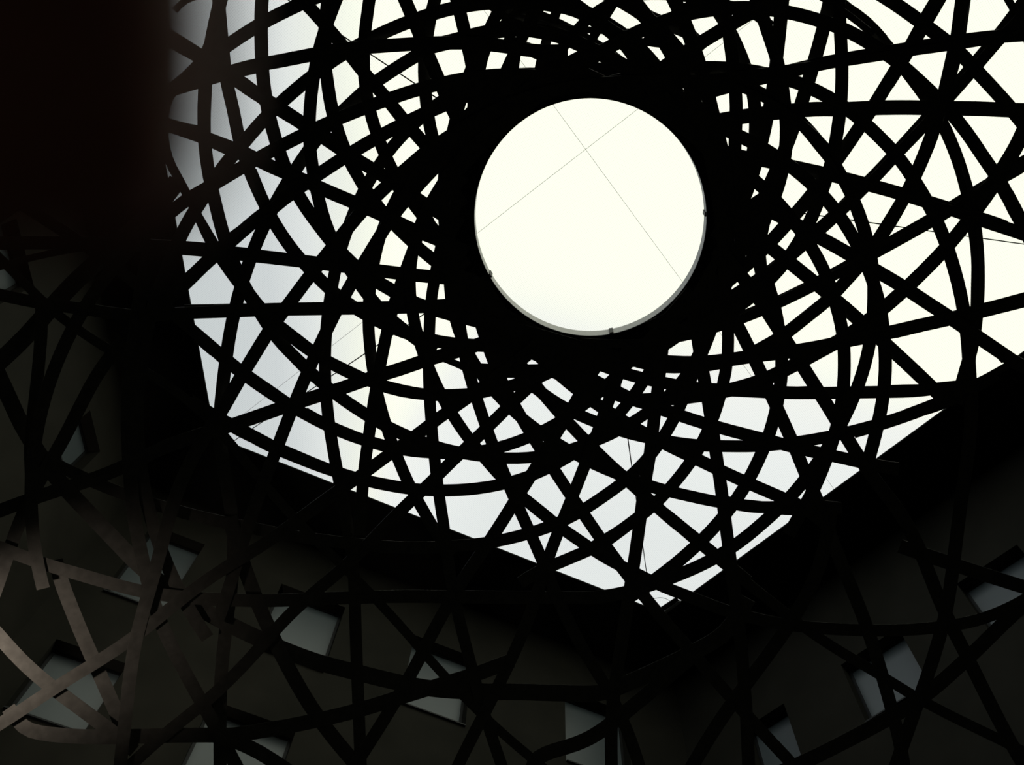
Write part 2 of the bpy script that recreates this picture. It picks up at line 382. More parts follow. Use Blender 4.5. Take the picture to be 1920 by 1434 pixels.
STRAPS = """
13.0 805.9,663.0 841.8,676.0 876.5,691.6
13.0 937.3,710.8 969.7,687.1 1001.0,662.3
13.0 1315.9,692.1 1359.0,683.1 1401.1,669.7
13.0 1417.0,483.8 1431.0,525.8 1447.0,566.9
13.0 2118.2,-432.5 2067.4,-388.1 2018.3,-341.8 1971.1,-293.5 1925.9,-243.5 1882.6,-191.6 1841.4,-138.2 1802.4,-83.1 1777.4,-45.7 1753.6,-7.5 1728.2,35.6 1704.2,79.5
22.8 -539.2,326.5 -481.3,361.2 -422.2,393.7 -361.8,424.0 -300.4,452.0 -238.0,477.8 -174.7,501.2 -110.6,522.2 -67.5,535.1 -24.0,546.7 19.8,557.0 63.9,565.9 108.3,572.8 152.9,578.6 197.4,585.4 242.1,590.7 287.3,591.1 332.1,587.8 377.2,585.8 427.2,584.1 477.1,581.7
21.1 943.4,144.1 964.4,98.5 988.2,54.7 1010.3,15.4 1027.2,-26.4 1039.6,-69.8 1053.4,-135.9 1060.7,-202.9 1061.5,-270.4 1055.9,-337.6 1043.8,-404.0 1025.3,-468.9 1000.7,-531.7
13.0 1285.0,98.5 1246.5,55.0 1203.8,15.7 1169.9,-13.9 1134.3,-41.5 1097.4,-67.2 1040.4,-103.3 981.2,-135.7 920.1,-164.4 857.3,-189.1 793.1,-209.9 727.7,-226.5 661.4,-239.1
14.2 640.5,-168.2 707.9,-171.7 775.3,-168.7 842.1,-159.2 907.7,-143.3 971.5,-121.2 1032.8,-93.0 1091.1,-59.1 1128.3,-33.7 1162.6,-4.7 1195.1,26.4 1230.3,67.7 1258.0,114.2
13.4 965.1,139.1 974.5,81.7 993.9,27.4 1015.2,-12.4 1040.4,-49.7 1067.8,-85.4 1111.6,-136.7 1159.2,-184.6 1210.1,-228.8 1264.3,-269.1 1321.3,-305.3 1380.8,-337.0 1442.6,-364.3
14.4 1601.6,814.3 1662.9,796.3 1723.3,775.5
13.0 477.5,472.0 429.6,467.3 382.1,461.0 334.1,457.5 289.1,456.0 244.1,456.7 199.2,459.6 154.5,464.8 110.1,472.0 66.1,481.5 22.7,493.1 -20.2,506.8 -62.3,522.5 -103.7,540.4 -164.4,569.9 -223.2,603.1 -279.7,640.0 -333.8,680.3 -385.3,723.9 -433.9,770.7 -479.5,820.5
13.0 1318.4,1014.8 1281.0,984.3 1243.3,954.4 1201.9,928.7
22.5 1155.0,781.6 1183.3,747.9 1208.3,711.7
14.2 800.3,276.1 764.7,306.7 729.8,337.6 697.1,371.1
16.7 1670.7,-267.1 1603.7,-259.2 1537.7,-245.2 1473.2,-225.3 1410.8,-199.6 1351.1,-168.3 1294.4,-131.6 1241.3,-90.0 1207.7,-60.0 1176.4,-27.6 1149.5,8.6 1116.6,62.8 1084.3,118.5
22.5 661.3,817.2 615.2,797.8 571.0,774.1
13.0 820.9,23.9 870.5,9.9 916.7,11.7 959.8,26.4 1001.9,41.9 1045.9,51.6 1090.9,55.4 1136.2,57.9 1181.2,60.1 1226.2,55.5 1269.2,41.6
13.0 1669.8,160.7 1694.2,121.7 1718.0,82.3 1742.1,43.1 1765.3,3.2 1786.9,-36.3 1807.2,-76.4 1826.2,-117.2 1853.0,-179.2 1877.2,-242.2 1898.9,-306.1 1918.0,-370.8 1934.4,-436.3 1948.2,-502.3 1959.4,-568.9
13.0 1240.9,83.3 1192.0,74.8 1149.4,52.5 1110.5,24.2 1071.9,-4.3 1036.2,-31.6 1000.9,-59.7 948.8,-102.6 897.7,-146.8 847.8,-192.1 798.9,-238.7 751.1,-286.4 704.5,-335.2 659.1,-385.1
18.6 1461.5,-389.3 1400.1,-361.2 1341.5,-327.8 1285.9,-289.5 1234.0,-246.4 1186.0,-199.0 1142.3,-147.6 1103.3,-92.5 1079.6,-54.3 1058.6,-14.4 1038.6,34.2 1022.5,83.6 1010.4,134.1
13.0 1513.5,-583.1 1507.3,-515.9 1501.2,-448.7 1495.0,-381.5 1488.9,-314.3 1482.7,-247.0 1476.6,-179.8 1470.4,-112.6 1466.3,-67.8 1462.2,-23.0 1458.2,21.8 1454.0,68.1 1449.7,114.3 1443.9,160.3 1436.1,206.0 1428.0,252.0
14.3 1796.3,316.5 1810.5,371.2 1821.0,426.5 1827.7,482.2 1827.6,538.3 1826.3,594.7 1824.0,651.7 1820.2,709.8
17.4 1753.9,-8.2 1708.7,-10.8 1664.0,-14.5 1596.0,-17.7 1531.8,-17.4 1463.5,-14.5 1399.3,-11.3 1330.1,-2.2 1268.5,24.1 1212.7,77.2
15.3 1323.4,155.6 1295.6,120.4 1265.6,86.8 1232.7,56.1 1177.5,16.1 1115.9,-12.5 1051.2,-13.7 987.9,10.8 935.8,54.0 907.2,111.5 900.4,179.3 915.4,245.5
22.3 526.2,205.0 464.3,167.3 406.8,124.4 350.5,86.3 289.1,48.6 250.8,24.9 213.4,-0.1 176.2,-25.4 120.7,-63.8 65.5,-102.7 10.7,-142.1 -43.6,-182.2 -97.6,-222.7 -151.1,-263.8 -204.2,-305.5
25.7 1319.1,93.3 1286.0,59.3 1243.7,43.7 1202.8,24.9 1148.8,-5.6 1090.4,-27.5 1029.5,-40.5 968.2,-49.3 906.5,-55.2 844.7,-56.2 782.9,-51.8 721.9,-41.4 661.6,-27.2 602.4,-8.9 545.7,15.9 490.8,44.1 438.6,77.1 388.8,113.9 342.0,152.6 306.7,180.6 270.4,207.2 234.4,234.2 198.3,261.0 162.0,287.6 125.6,314.0 89.0,340.3 52.3,366.3 15.5,392.2 -21.5,417.8 -58.6,443.3 -95.8,468.6 -151.8,506.3 -208.0,543.7 -264.4,580.8 -321.1,617.5 -377.9,653.8 -435.0,689.8 -492.3,725.5
20.6 1445.8,50.0 1405.2,21.1 1361.3,9.7 1317.8,-1.0 1253.5,-9.7 1185.6,-6.7 1125.2,17.8 1077.7,61.3 1036.6,115.6 1003.9,171.2
24.7 666.6,-526.4 694.7,-465.0 721.3,-403.0 746.6,-340.4 770.4,-277.3 792.8,-213.6 813.7,-149.4 833.2,-84.8 845.5,-41.5 857.0,2.0 874.8,76.0 888.8,151.0 886.0,231.0 874.6,306.3
25.9 2059.0,-88.5 1992.6,-100.6 1925.5,-107.5 1858.0,-109.1 1790.6,-105.2 1723.8,-96.0 1657.9,-81.6 1593.3,-61.9 1551.0,-46.4 1509.8,-28.2 1452.4,0.2 1396.1,30.8 1341.0,63.5 1286.5,97.2 1234.0,133.8 1185.3,175.8
25.4 462.4,-496.6 505.5,-444.7 546.5,-391.1 585.3,-335.9 621.8,-279.1 655.9,-220.8 687.6,-161.2 716.8,-100.4 735.1,-59.3 752.0,-17.6 778.6,45.0 804.7,107.7 831.9,170.1 861.3,231.4 889.7,293.4
24.6 -11.1,-29.2 52.3,-52.2 117.7,-68.9 184.4,-79.3 251.7,-83.2 319.2,-80.6 386.0,-71.6 451.7,-56.1 494.7,-42.1 534.9,-21.5 571.4,5.7 610.6,48.0 647.6,91.9 683.3,137.1 721.1,180.6 757.3,225.4 795.1,268.8 834.2,310.8 869.7,347.4
27.3 1119.4,-276.6 1182.1,-251.7 1244.3,-225.5 1305.9,-197.8 1366.8,-168.8 1427.1,-138.5 1486.7,-106.8 1545.6,-73.8 1584.5,-51.2 1623.0,-27.9 1683.7,10.9 1738.7,50.8 1795.4,95.5 1845.0,148.0 1890.7,198.3 1936.0,254.4 1963.4,290.1 1990.2,326.2 2029.7,381.0 2068.1,436.5 2105.3,492.8 2141.5,549.8 2176.5,607.5 2210.3,665.9 2243.0,724.9
24.0 1195.5,-425.3 1135.1,-395.2 1077.9,-359.5 1024.4,-318.4 975.0,-272.3 930.4,-221.8 890.8,-167.1 856.7,-108.9 837.0,-68.4 822.7,-25.8 804.9,43.9 795.9,115.4 799.0,187.3 810.2,254.3 833.2,322.8 867.9,386.8
20.5 1285.0,245.5 1243.0,192.2 1195.6,144.0 1147.0,103.3 1089.6,67.8 1029.2,37.2 965.5,13.3 899.1,-3.3 835.2,-11.9 766.7,-15.6 697.8,-17.8 652.7,-17.8 608.1,-10.7
17.4 1303.6,556.1 1337.6,497.2 1369.7,437.4 1397.9,375.5 1419.8,311.1 1438.0,241.4 1449.7,174.5 1460.1,107.5 1467.6,39.9 1473.5,-27.9 1477.6,-72.7 1479.9,-117.7 1481.0,-185.2 1478.9,-252.6 1473.4,-319.9 1464.6,-386.8 1452.6,-453.3 1437.4,-519.0 1418.9,-583.9
16.7 1308.9,149.9 1376.6,142.5 1444.1,134.0 1511.4,124.8 1579.0,116.9 1650.2,106.0 1717.3,95.6 1784.8,86.3 1852.1,75.8 1919.2,63.1 1963.3,54.1 2007.2,44.5 2073.0,29.3 2138.5,12.9 2203.6,-4.5 2268.5,-23.1 2333.1,-42.8 2397.3,-63.7 2461.1,-85.6
20.8 970.2,620.9 1029.3,661.9 1094.5,701.0 1158.6,733.7 1224.3,763.3 1292.9,785.3 1366.1,805.2 1435.7,823.8
24.7 1357.7,456.0 1368.7,393.0 1375.7,325.4 1378.5,261.5 1380.3,197.6 1375.6,133.6 1366.8,66.2 1354.7,3.0 1340.7,-40.1 1319.5,-80.1 1282.9,-136.8 1241.0,-189.6 1194.1,-238.2 1142.9,-282.1 1087.6,-320.8 1028.9,-354.0 967.2,-381.4
24.7 828.1,-222.0 895.5,-218.7 962.2,-208.9 1027.7,-192.8 1091.4,-170.4 1152.6,-142.0 1210.8,-107.8 1265.4,-68.2 1299.5,-38.7 1328.1,-3.9 1365.4,53.1 1394.8,118.7 1413.3,184.1 1415.8,256.1 1402.9,322.8 1376.3,389.3 1342.2,447.6
24.5 400.8,584.0 458.9,582.0 516.2,580.0 574.1,579.1 632.1,578.2 690.0,577.5 747.9,576.0 805.8,574.4 863.7,570.0 921.9,565.3
23.4 1063.9,-437.3 1004.0,-406.2 947.4,-369.5 894.6,-327.5 846.1,-280.6 802.3,-229.3 763.6,-174.0 730.5,-115.2 711.4,-74.1 698.0,-31.0 688.7,27.4 682.4,86.1 683.5,145.0 692.6,202.6 709.5,258.9 732.8,313.0 762.5,363.8 797.6,411.0 835.6,456.3 875.3,500.3
21.5 408.3,462.7 448.4,522.4 491.9,579.6 543.6,629.7 602.4,671.4 670.2,705.9 738.8,727.7 809.6,740.1 881.7,739.3
27.3 1356.4,440.7 1363.2,368.4 1356.3,300.2 1339.9,230.0 1323.5,163.9 1302.8,95.1 1278.7,31.4 1247.3,-33.4 1225.0,-72.5 1200.2,-110.0 1159.8,-164.1 1115.2,-214.7 1066.6,-261.5 1014.3,-304.2 958.8,-342.5 900.3,-376.1 839.2,-404.9
22.7 798.9,385.9 779.0,455.3 753.4,526.7 732.0,595.6 715.9,669.9 703.0,740.7 692.3,812.0 682.3,887.1 676.7,959.0 674.2,1003.9
25.2 1320.4,269.3 1376.9,290.3 1435.9,301.8 1494.7,314.2 1553.3,327.2 1611.5,342.0 1669.4,357.6 1727.0,374.8 1784.3,392.6 1840.8,412.8 1897.7,431.6 1954.2,451.3 1996.1,467.5 2036.6,487.4 2095.0,521.3 2149.8,560.6 2200.6,605.0 2246.8,654.1 2288.2,707.5 2324.2,764.6 2354.5,824.8
25.3 1118.6,-474.9 1161.0,-422.4 1201.8,-368.6 1240.8,-313.5 1278.1,-257.2 1313.5,-199.8 1347.2,-141.3 1378.9,-81.7 1399.2,-41.5 1418.5,-0.8 1438.9,57.7 1457.8,116.9 1468.8,177.9 1474.5,239.7 1470.2,301.5 1454.8,361.6 1431.1,419.3 1423.8,481.7 1435.7,543.4 1454.6,603.1 1483.3,659.2
26.1 1426.2,386.8 1479.2,413.8 1531.3,442.5 1583.3,471.3 1634.0,502.3 1685.1,532.6 1734.8,565.1 1784.5,597.8 1833.3,631.6 1882.5,664.9 1907.4,681.5 1948.5,699.9 1990.8,715.0 2034.4,726.2 2100.8,738.4 2168.0,744.1 2235.5,743.3 2302.5,736.1 2368.6,722.4 2433.1,702.4 2495.3,676.3
24.8 891.3,524.9 819.5,519.8 747.9,512.2 676.5,503.1 605.1,494.3 529.6,485.3 458.0,477.2 386.4,469.4 314.6,463.6 269.7,460.0 224.8,458.4 179.8,456.7 134.8,455.6 89.8,455.1 44.8,455.2 -0.2,455.8 -45.2,457.1 -90.1,459.0 -157.5,462.6 -224.8,467.4 -292.1,473.2 -359.2,480.2 -426.2,488.3 -493.1,497.5 -559.8,507.7
24.2 1182.2,1118.4 1230.5,1084.6 1276.8,1048.3 1320.2,1008.3 1359.5,964.7 1393.5,916.7 1421.1,864.7 1443.4,810.3 1457.8,753.4 1465.6,694.9 1462.6,636.0 1453.0,578.0 1436.3,521.4
25.7 -525.1,427.7 -472.0,386.1 -416.1,348.2 -357.8,314.3 -297.2,284.5 -234.8,258.9 -170.7,237.8 -105.3,221.1 -61.2,212.1 -16.7,205.6 28.2,201.7 73.1,200.2 118.1,201.2 163.0,204.7 207.6,210.5 251.8,218.7 295.8,228.8 350.5,246.3 404.3,266.0 457.6,287.0 509.0,312.4 561.8,334.6 613.9,358.4 666.7,380.8 719.1,404.0 770.6,428.9 823.9,450.0 876.0,474.1
22.3 903.1,533.3 839.5,503.7 781.3,461.2 732.5,414.0 690.5,360.5 655.1,302.4 629.1,235.2 614.8,168.8 609.9,101.1 617.3,29.3 633.4,-37.5 651.4,-79.7 680.0,-115.1 727.8,-162.7 779.9,-205.6 835.9,-243.2 895.3,-275.2 957.5,-301.4 1021.9,-321.5 1088.0,-335.2
26.0 1779.5,757.9 1727.8,707.7 1678.2,661.2 1624.9,612.9 1573.6,568.2 1518.2,522.3 1462.0,477.3 1408.6,435.3 1354.6,387.6
26.0 1566.3,-582.1 1579.3,-515.8 1588.6,-449.0 1594.2,-381.7 1596.2,-314.3 1594.3,-246.8 1588.8,-179.6 1579.5,-112.7 1571.6,-68.4 1561.7,-24.5 1546.6,41.9 1530.0,103.7 1510.6,168.9 1489.3,233.4 1466.6,293.4 1439.5,355.6 1411.2,417.8 1385.7,476.7 1357.9,539.2
23.4 1023.4,690.8 1090.1,718.8 1158.7,740.9 1227.5,761.9 1295.5,785.7 1360.9,804.9 1430.6,822.8 1500.3,841.0 1570.6,856.5 1641.0,871.9 1685.5,879.0
23.9 2494.0,193.8 2427.8,180.7 2360.6,174.0 2293.2,173.8 2226.0,180.1 2159.7,192.8 2095.0,211.9 2032.4,237.1 1991.9,257.5 1955.3,284.0 1905.1,318.3 1851.6,347.0 1800.0,378.9 1748.0,410.1 1695.3,440.3 1642.4,470.1 1589.7,499.6 1536.3,528.4 1482.0,555.5 1426.8,580.8 1370.1,602.5
21.1 1157.3,791.8 1110.3,827.3 1061.4,859.5 1009.2,886.1 953.6,904.5 895.9,914.6 837.4,918.4 778.8,916.3 720.9,907.2 663.9,894.9 608.1,877.7 553.4,856.7 499.6,833.7 447.8,804.3
28.3 780.2,93.9 846.8,77.6 912.5,61.2 979.7,54.8 1046.6,66.8 1108.9,93.1 1169.1,123.6 1223.8,164.7 1270.6,215.3
15.5 1333.3,-81.8 1398.0,-101.1 1464.2,-114.2 1531.3,-120.8 1598.8,-120.9 1665.9,-114.5 1732.2,-101.7 1796.9,-82.6 1839.1,-64.0 1870.4,-31.0 1905.3,27.0 1931.6,94.4 1935.0,163.4 1918.1,229.9 1888.4,291.2 1846.1,349.6 1792.1,391.1 1733.9,425.9 1671.0,461.0 1611.0,493.2 1549.3,521.9 1487.9,551.0 1423.1,582.4 1360.7,609.4 1295.4,628.9 1228.4,640.7 1156.5,644.4 1088.6,640.8
24.9 -481.3,-221.3 -415.9,-204.8 -350.8,-187.0 -286.0,-168.1 -221.5,-148.0 -157.5,-126.7 -93.8,-104.2 -30.6,-80.6 11.4,-64.3 53.1,-47.4 94.5,-29.9 135.7,-11.8 176.6,7.0 217.8,25.2 258.4,44.6 298.3,65.6 351.9,94.7 405.1,124.4 456.7,157.1 505.4,193.9 557.3,226.1 608.3,259.4 659.2,293.1 711.1,325.0 761.6,359.1 812.6,392.6 865.6,423.1
24.6 1580.7,-543.6 1553.6,-481.7 1532.6,-417.6 1517.9,-351.8 1509.6,-284.8 1507.8,-217.4 1512.5,-150.0 1523.6,-83.5 1538.0,-36.1 1568.0,-1.0 1614.5,38.8 1657.9,80.2 1695.5,128.0 1731.9,176.6 1764.8,227.6 1789.7,282.9 1808.8,340.3 1823.7,398.9 1831.9,458.6 1834.4,518.7 1832.1,579.0 1824.8,639.2 1809.2,698.1 1792.0,756.8
20.0 581.3,692.0 607.6,629.3 637.3,567.8 671.0,508.7 707.3,451.2 746.6,395.7 790.8,343.9 837.7,294.7 886.7,247.6 938.5,203.6 992.7,162.5 1049.3,124.4 1110.6,94.6
23.5 901.1,520.0 931.2,572.3 966.8,621.1 1008.0,665.1 1052.6,705.8 1099.6,743.5 1149.5,777.5 1201.6,808.1 1255.1,836.1 1309.5,862.2 1364.0,888.2 1419.2,912.7 1474.6,936.7 1512.0,954.6 1547.7,983.4
27.7 2441.6,448.3 2394.9,399.6 2343.8,355.5 2288.7,316.7 2230.0,283.2 2168.5,255.6 2104.5,234.1 2038.8,218.8 1994.3,211.6 1949.4,208.1 1889.1,206.2 1828.9,203.7 1768.7,203.1 1708.4,201.6 1648.2,202.1 1588.0,204.7 1527.7,204.8 1467.6,209.5 1407.8,216.5 1348.4,226.1 1289.6,239.6
20.2 2343.2,-347.0 2289.2,-306.4 2236.1,-264.8 2183.9,-222.0 2132.7,-178.1 2082.3,-133.1 2033.0,-87.1 1984.6,-40.0 1952.8,-8.1 1921.6,24.3 1872.6,77.1 1825.6,131.8 1780.7,182.8 1732.9,236.6 1683.0,288.6 1636.4,338.4 1582.9,386.6 1528.9,434.3 1475.4,482.5 1421.1,529.7 1368.9,573.3 1312.9,618.6
24.7 1293.0,620.3 1348.7,595.1 1400.3,562.4 1445.4,521.3 1484.4,474.3 1515.3,421.4 1538.9,364.9 1557.8,306.7 1569.9,246.7 1576.9,185.8 1578.5,124.7 1575.9,63.7 1572.9,2.9 1567.6,-42.0 1556.1,-85.6 1533.7,-149.3 1505.3,-210.5 1471.2,-268.7 1431.6,-323.3 1386.9,-373.9 1337.6,-419.9 1284.0,-461.0
25.5 1247.6,193.9 1317.9,175.3 1387.5,156.1 1453.6,140.2 1523.4,123.0 1594.1,109.4 1665.2,97.5 1736.2,86.2 1803.5,76.2 1875.1,68.2 1947.0,63.5 1992.0,62.2 2037.0,62.6 2104.4,65.4 2171.7,71.3 2238.6,80.4 2304.9,92.6 2370.7,107.8 2435.6,126.1 2499.7,147.5
24.0 861.0,-554.5 836.9,-491.4 812.3,-428.6 787.2,-365.9 761.5,-303.5 735.4,-241.3 708.8,-179.2 681.7,-117.4 663.4,-76.3 644.8,-35.3 622.1,21.0 602.4,78.5 589.3,137.7 581.8,198.0 580.2,258.7 586.8,319.0 598.8,378.5 617.3,436.2 646.4,489.6 680.1,539.8 719.4,586.1 766.0,625.1 816.4,659.1
22.3 1958.0,-576.7 1939.9,-511.7 1922.2,-446.6 1904.7,-381.4 1887.5,-316.1 1870.5,-250.8 1853.8,-185.4 1837.4,-119.9 1826.5,-75.9 1815.8,-32.1 1800.3,34.4 1784.9,104.5 1769.8,170.8 1753.1,240.9 1728.6,304.4 1699.3,365.7 1663.3,428.1 1624.3,483.8 1576.4,537.9 1526.3,584.0 1468.7,627.3 1409.7,661.2
17.4 918.8,-217.5 851.3,-217.8 784.1,-211.5 717.9,-198.8 653.1,-179.8 590.5,-154.7 530.6,-123.6 474.0,-86.9 439.1,-57.8 416.3,-18.6 405.0,25.0 395.2,71.9 374.8,114.4 344.4,145.3 316.8,183.7 306.2,232.3 315.0,294.1 342.1,348.8 369.5,401.5 394.7,455.4 426.5,506.2 464.0,553.4 508.0,594.4 554.9,631.7 603.0,667.4 656.2,694.9 710.7,719.1 767.9,734.9 827.4,738.1 887.0,735.4 946.5,728.7 1004.3,712.5 1058.3,686.3 1107.5,651.4
25.7 -524.9,485.2 -462.6,459.1 -400.2,433.4 -337.7,408.1 -275.0,383.0 -212.2,358.3 -149.3,333.9 -86.2,309.8 -44.1,293.9 -2.0,278.2 40.3,262.9 82.7,247.8 125.3,233.1 167.9,218.6 210.2,203.3 252.8,188.9 295.9,175.9 353.5,158.7 411.0,141.4 468.8,124.9 528.0,113.8 586.9,102.3 646.1,91.8 706.0,87.1 765.9,83.2 825.9,80.6 885.8,80.7 945.3,86.9 1004.7,95.4 1064.7,95.7
24.1 2050.2,-526.5 2003.7,-477.6 1961.5,-425.0 1923.7,-369.1 1890.7,-310.2 1862.6,-248.8 1839.8,-185.4 1822.2,-120.2 1813.0,-76.0 1806.8,-31.2 1799.3,27.9 1791.0,86.8 1778.9,144.9 1763.8,202.1 1744.5,257.5 1722.6,312.8 1696.9,366.5 1666.3,417.6 1633.9,467.5 1596.8,514.0 1556.5,557.8 1510.6,595.6 1464.1,632.7 1418.0,670.5
22.3 847.4,1041.3 821.8,1004.2 791.8,953.6 764.1,901.6 741.3,847.3 722.2,791.7 707.0,734.8 696.9,676.9 691.3,618.4 692.2,559.5 699.5,501.2 712.9,443.8 735.0,389.5 763.4,338.4 801.1,293.6 844.4,254.0 889.3,216.1 935.0,179.1 980.0,141.2
22.2 856.3,372.9 846.0,433.6 842.8,494.7 845.3,555.9 858.9,615.8 883.8,672.1 918.9,723.1 961.0,768.4 1009.0,807.1 1060.7,840.8 1114.8,870.1 1171.7,893.5 1229.8,914.1 1289.5,929.1 1349.9,941.4 1411.0,948.6 1472.1,954.3 1533.6,955.5 1578.6,952.2
22.1 357.3,749.8 399.1,776.5 449.3,807.4 502.4,832.1 556.1,855.2 610.1,877.5 665.8,895.4 722.7,908.9 780.5,917.6 838.9,919.6 897.0,915.6 954.2,904.4 1009.5,885.8 1061.1,858.3 1109.0,824.6 1152.0,784.8 1189.4,739.8 1221.1,690.5 1248.2,638.6 1273.3,585.8
22.1 760.2,331.1 791.5,391.6 823.2,451.9 858.2,510.1 898.1,569.8 936.5,625.7 975.3,681.5 1016.1,736.0 1060.6,787.5 1107.9,836.4 1156.9,883.6 1210.5,931.7 1261.5,976.5 1315.1,1018.4 1368.2,1061.2 1403.0,1089.7
25.5 1216.8,615.3 1277.9,585.2 1335.9,549.6 1385.7,509.0 1435.4,462.6 1481.5,412.6 1525.3,360.6 1563.0,308.8 1601.8,253.0 1639.5,196.4 1675.1,138.4 1708.7,83.9 1743.4,25.5 1779.8,-32.1 1804.3,-69.8 1829.3,-107.3 1867.3,-163.1 1906.1,-218.3 1945.7,-273.0 1986.1,-327.0 2027.3,-380.5 2069.2,-433.4 2111.9,-485.7
26.2 2221.7,-265.9 2186.9,-208.1 2152.3,-150.1 2117.8,-92.1 2083.5,-33.9 2049.3,24.3 2015.3,82.6 1981.5,141.0 1959.0,180.0 1936.6,219.0 1907.9,272.1 1877.9,324.5 1844.4,374.7 1808.2,422.9 1769.5,469.2 1727.5,512.5 1683.8,554.1 1637.5,593.0 1589.1,629.0 1536.7,658.8 1483.7,687.1 1429.0,712.9 1371.0,730.3 1311.7,741.1 1252.1,747.4 1191.5,751.0
24.2 1020.4,646.0 962.1,647.8 903.8,647.8 845.6,643.8 788.3,632.4 733.3,612.9 681.1,586.7 632.8,554.0 590.1,514.2 550.9,471.1 517.7,423.2 490.6,371.6 467.4,318.1 449.2,262.8 437.3,205.7 424.5,148.7 418.1,90.6 412.8,32.5 407.9,-25.7 404.2,-70.5 402.0,-115.4 400.6,-182.9 402.0,-250.4 406.1,-317.7 413.0,-384.9 422.6,-451.7 435.0,-518.0 450.0,-583.8
22.4 -541.7,127.3 -477.4,148.0 -413.7,170.3 -350.5,194.1 -288.0,219.5 -226.1,246.3 -164.8,274.7 -104.3,304.6 -64.3,325.2 -24.7,346.6 14.4,368.8 53.1,391.8 91.3,415.5 129.0,440.1 166.2,465.4 202.9,491.5 239.0,518.3 273.8,546.7 308.7,575.1 343.3,603.9 389.0,642.8 434.6,681.5 481.9,718.2 531.1,752.4 583.0,782.2 637.0,808.3 693.6,828.2 752.0,842.2 811.6,848.5 871.5,849.0 930.8,840.0 987.7,821.1 1041.7,795.1 1091.1,761.2 1137.2,723.0 1178.9,679.9 1219.0,635.4 1258.6,590.4 1296.6,544.4
22.5 1868.4,701.5 1825.7,727.2 1772.2,754.0 1715.1,773.3 1657.7,792.1 1599.4,808.0 1540.5,821.2 1480.8,830.4 1420.8,835.9 1360.5,836.3 1300.3,833.8 1241.0,825.3 1182.1,812.7 1124.8,793.8 1069.4,769.9 1018.2,738.0 971.7,700.3 932.5,655.5 900.0,605.1 872.1,551.6 846.8,496.8 824.0,440.9
23.5 934.1,852.0 865.4,849.0 795.7,830.8 733.4,803.4 674.4,769.5 619.0,730.0 565.6,681.7 518.7,632.6 481.1,575.9 447.3,512.4 422.7,449.0 405.0,383.3 390.1,312.8 383.7,245.1 385.3,177.2 390.0,109.2 403.4,38.5 419.4,-27.7 431.9,-70.9 444.8,-114.0 464.7,-178.5 485.3,-242.8 506.7,-306.8 528.9,-370.5 551.8,-434.0 575.5,-497.3 599.9,-560.2
24.5 1478.3,1002.8 1500.5,963.4 1528.1,911.7 1550.5,857.4 1568.4,801.5 1579.5,743.7 1583.0,685.0 1580.0,626.3 1566.8,569.2 1547.7,513.8 1520.1,461.9 1486.8,413.4 1448.1,369.0 1404.5,329.5 1358.2,293.3 1310.8,258.6 1262.1,225.9 1211.8,195.4 1160.0,167.6 1106.8,142.7 1053.1,118.8 999.1,95.7 944.5,73.7
22.9 975.6,1092.4 1015.7,1068.8 1072.1,1044.9 1128.0,1019.3 1178.1,983.7 1226.4,945.8 1268.0,900.8 1304.1,851.4 1331.7,796.6 1351.0,738.6 1363.1,678.5 1365.0,617.3 1361.1,556.2 1357.4,495.2 1353.2,434.1 1345.5,373.3 1334.7,313.1 1322.2,253.1 1305.3,194.1 1280.6,137.9 1251.5,84.2 1216.8,33.8 1178.5,-14.1 1148.4,-47.6 1116.2,-79.1 1065.4,-123.5 1011.3,-163.8 954.1,-199.7 894.3,-230.9 832.2,-257.3 768.2,-278.7 702.7,-294.9
25.6 389.2,1196.3 364.5,1158.7 342.2,1119.6 322.3,1079.2 305.0,1037.7 290.3,995.2 278.2,951.8 268.9,907.8 262.3,863.3 258.4,818.5 257.4,773.5 259.1,728.6 263.6,683.8 270.9,639.4 281.4,595.6 295.4,553.0 311.3,511.0 326.9,468.8 353.1,415.7 384.4,365.5 416.9,315.8 454.8,270.1 493.6,225.3 536.1,184.1 581.6,146.2 628.7,110.5 679.9,80.9 733.0,54.8 788.2,33.4 844.9,16.7 903.3,6.8 962.4,4.0 1021.5,7.8 1079.4,20.0 1130.7,49.0 1175.6,87.5 1216.8,130.2 1254.9,175.1 1289.9,222.6 1322.0,272.4
26.0 1941.8,856.8 1956.9,791.0 1965.6,724.1 1967.8,656.6 1963.5,589.3 1952.7,522.7 1941.7,477.7 1924.7,435.2 1902.8,395.6 1876.3,343.1 1843.9,294.7 1810.6,246.2 1773.0,200.5 1730.9,158.8 1686.5,119.7 1638.0,85.8 1586.3,57.0 1530.8,36.8 1473.4,22.5 1414.7,15.2 1355.7,16.3 1297.3,24.3 1240.9,41.7 1186.5,64.8 1134.7,93.2 1085.3,125.6 1037.1,159.8 990.2,195.7 945.0,233.7 901.7,273.9 860.8,316.5 821.3,360.6
25.4 2177.1,-543.1 2158.2,-478.3 2136.9,-414.3 2113.0,-351.1 2086.7,-289.0 2058.0,-227.9 2026.9,-168.0 1993.4,-109.4 1970.0,-70.9 1945.4,-33.2 1919.7,3.7 1884.6,51.3 1847.3,97.0 1808.9,141.9 1770.4,186.7 1731.2,231.0 1691.6,274.8 1651.5,318.2 1609.9,360.1 1567.8,401.6 1523.9,441.1 1479.7,480.3 1433.4,517.0 1384.2,549.6 1335.4,582.9 1286.3,615.8 1235.2,645.4 1181.2,669.2 1124.1,684.0 1065.6,691.4 1006.8,695.2 947.8,695.4 888.1,693.2
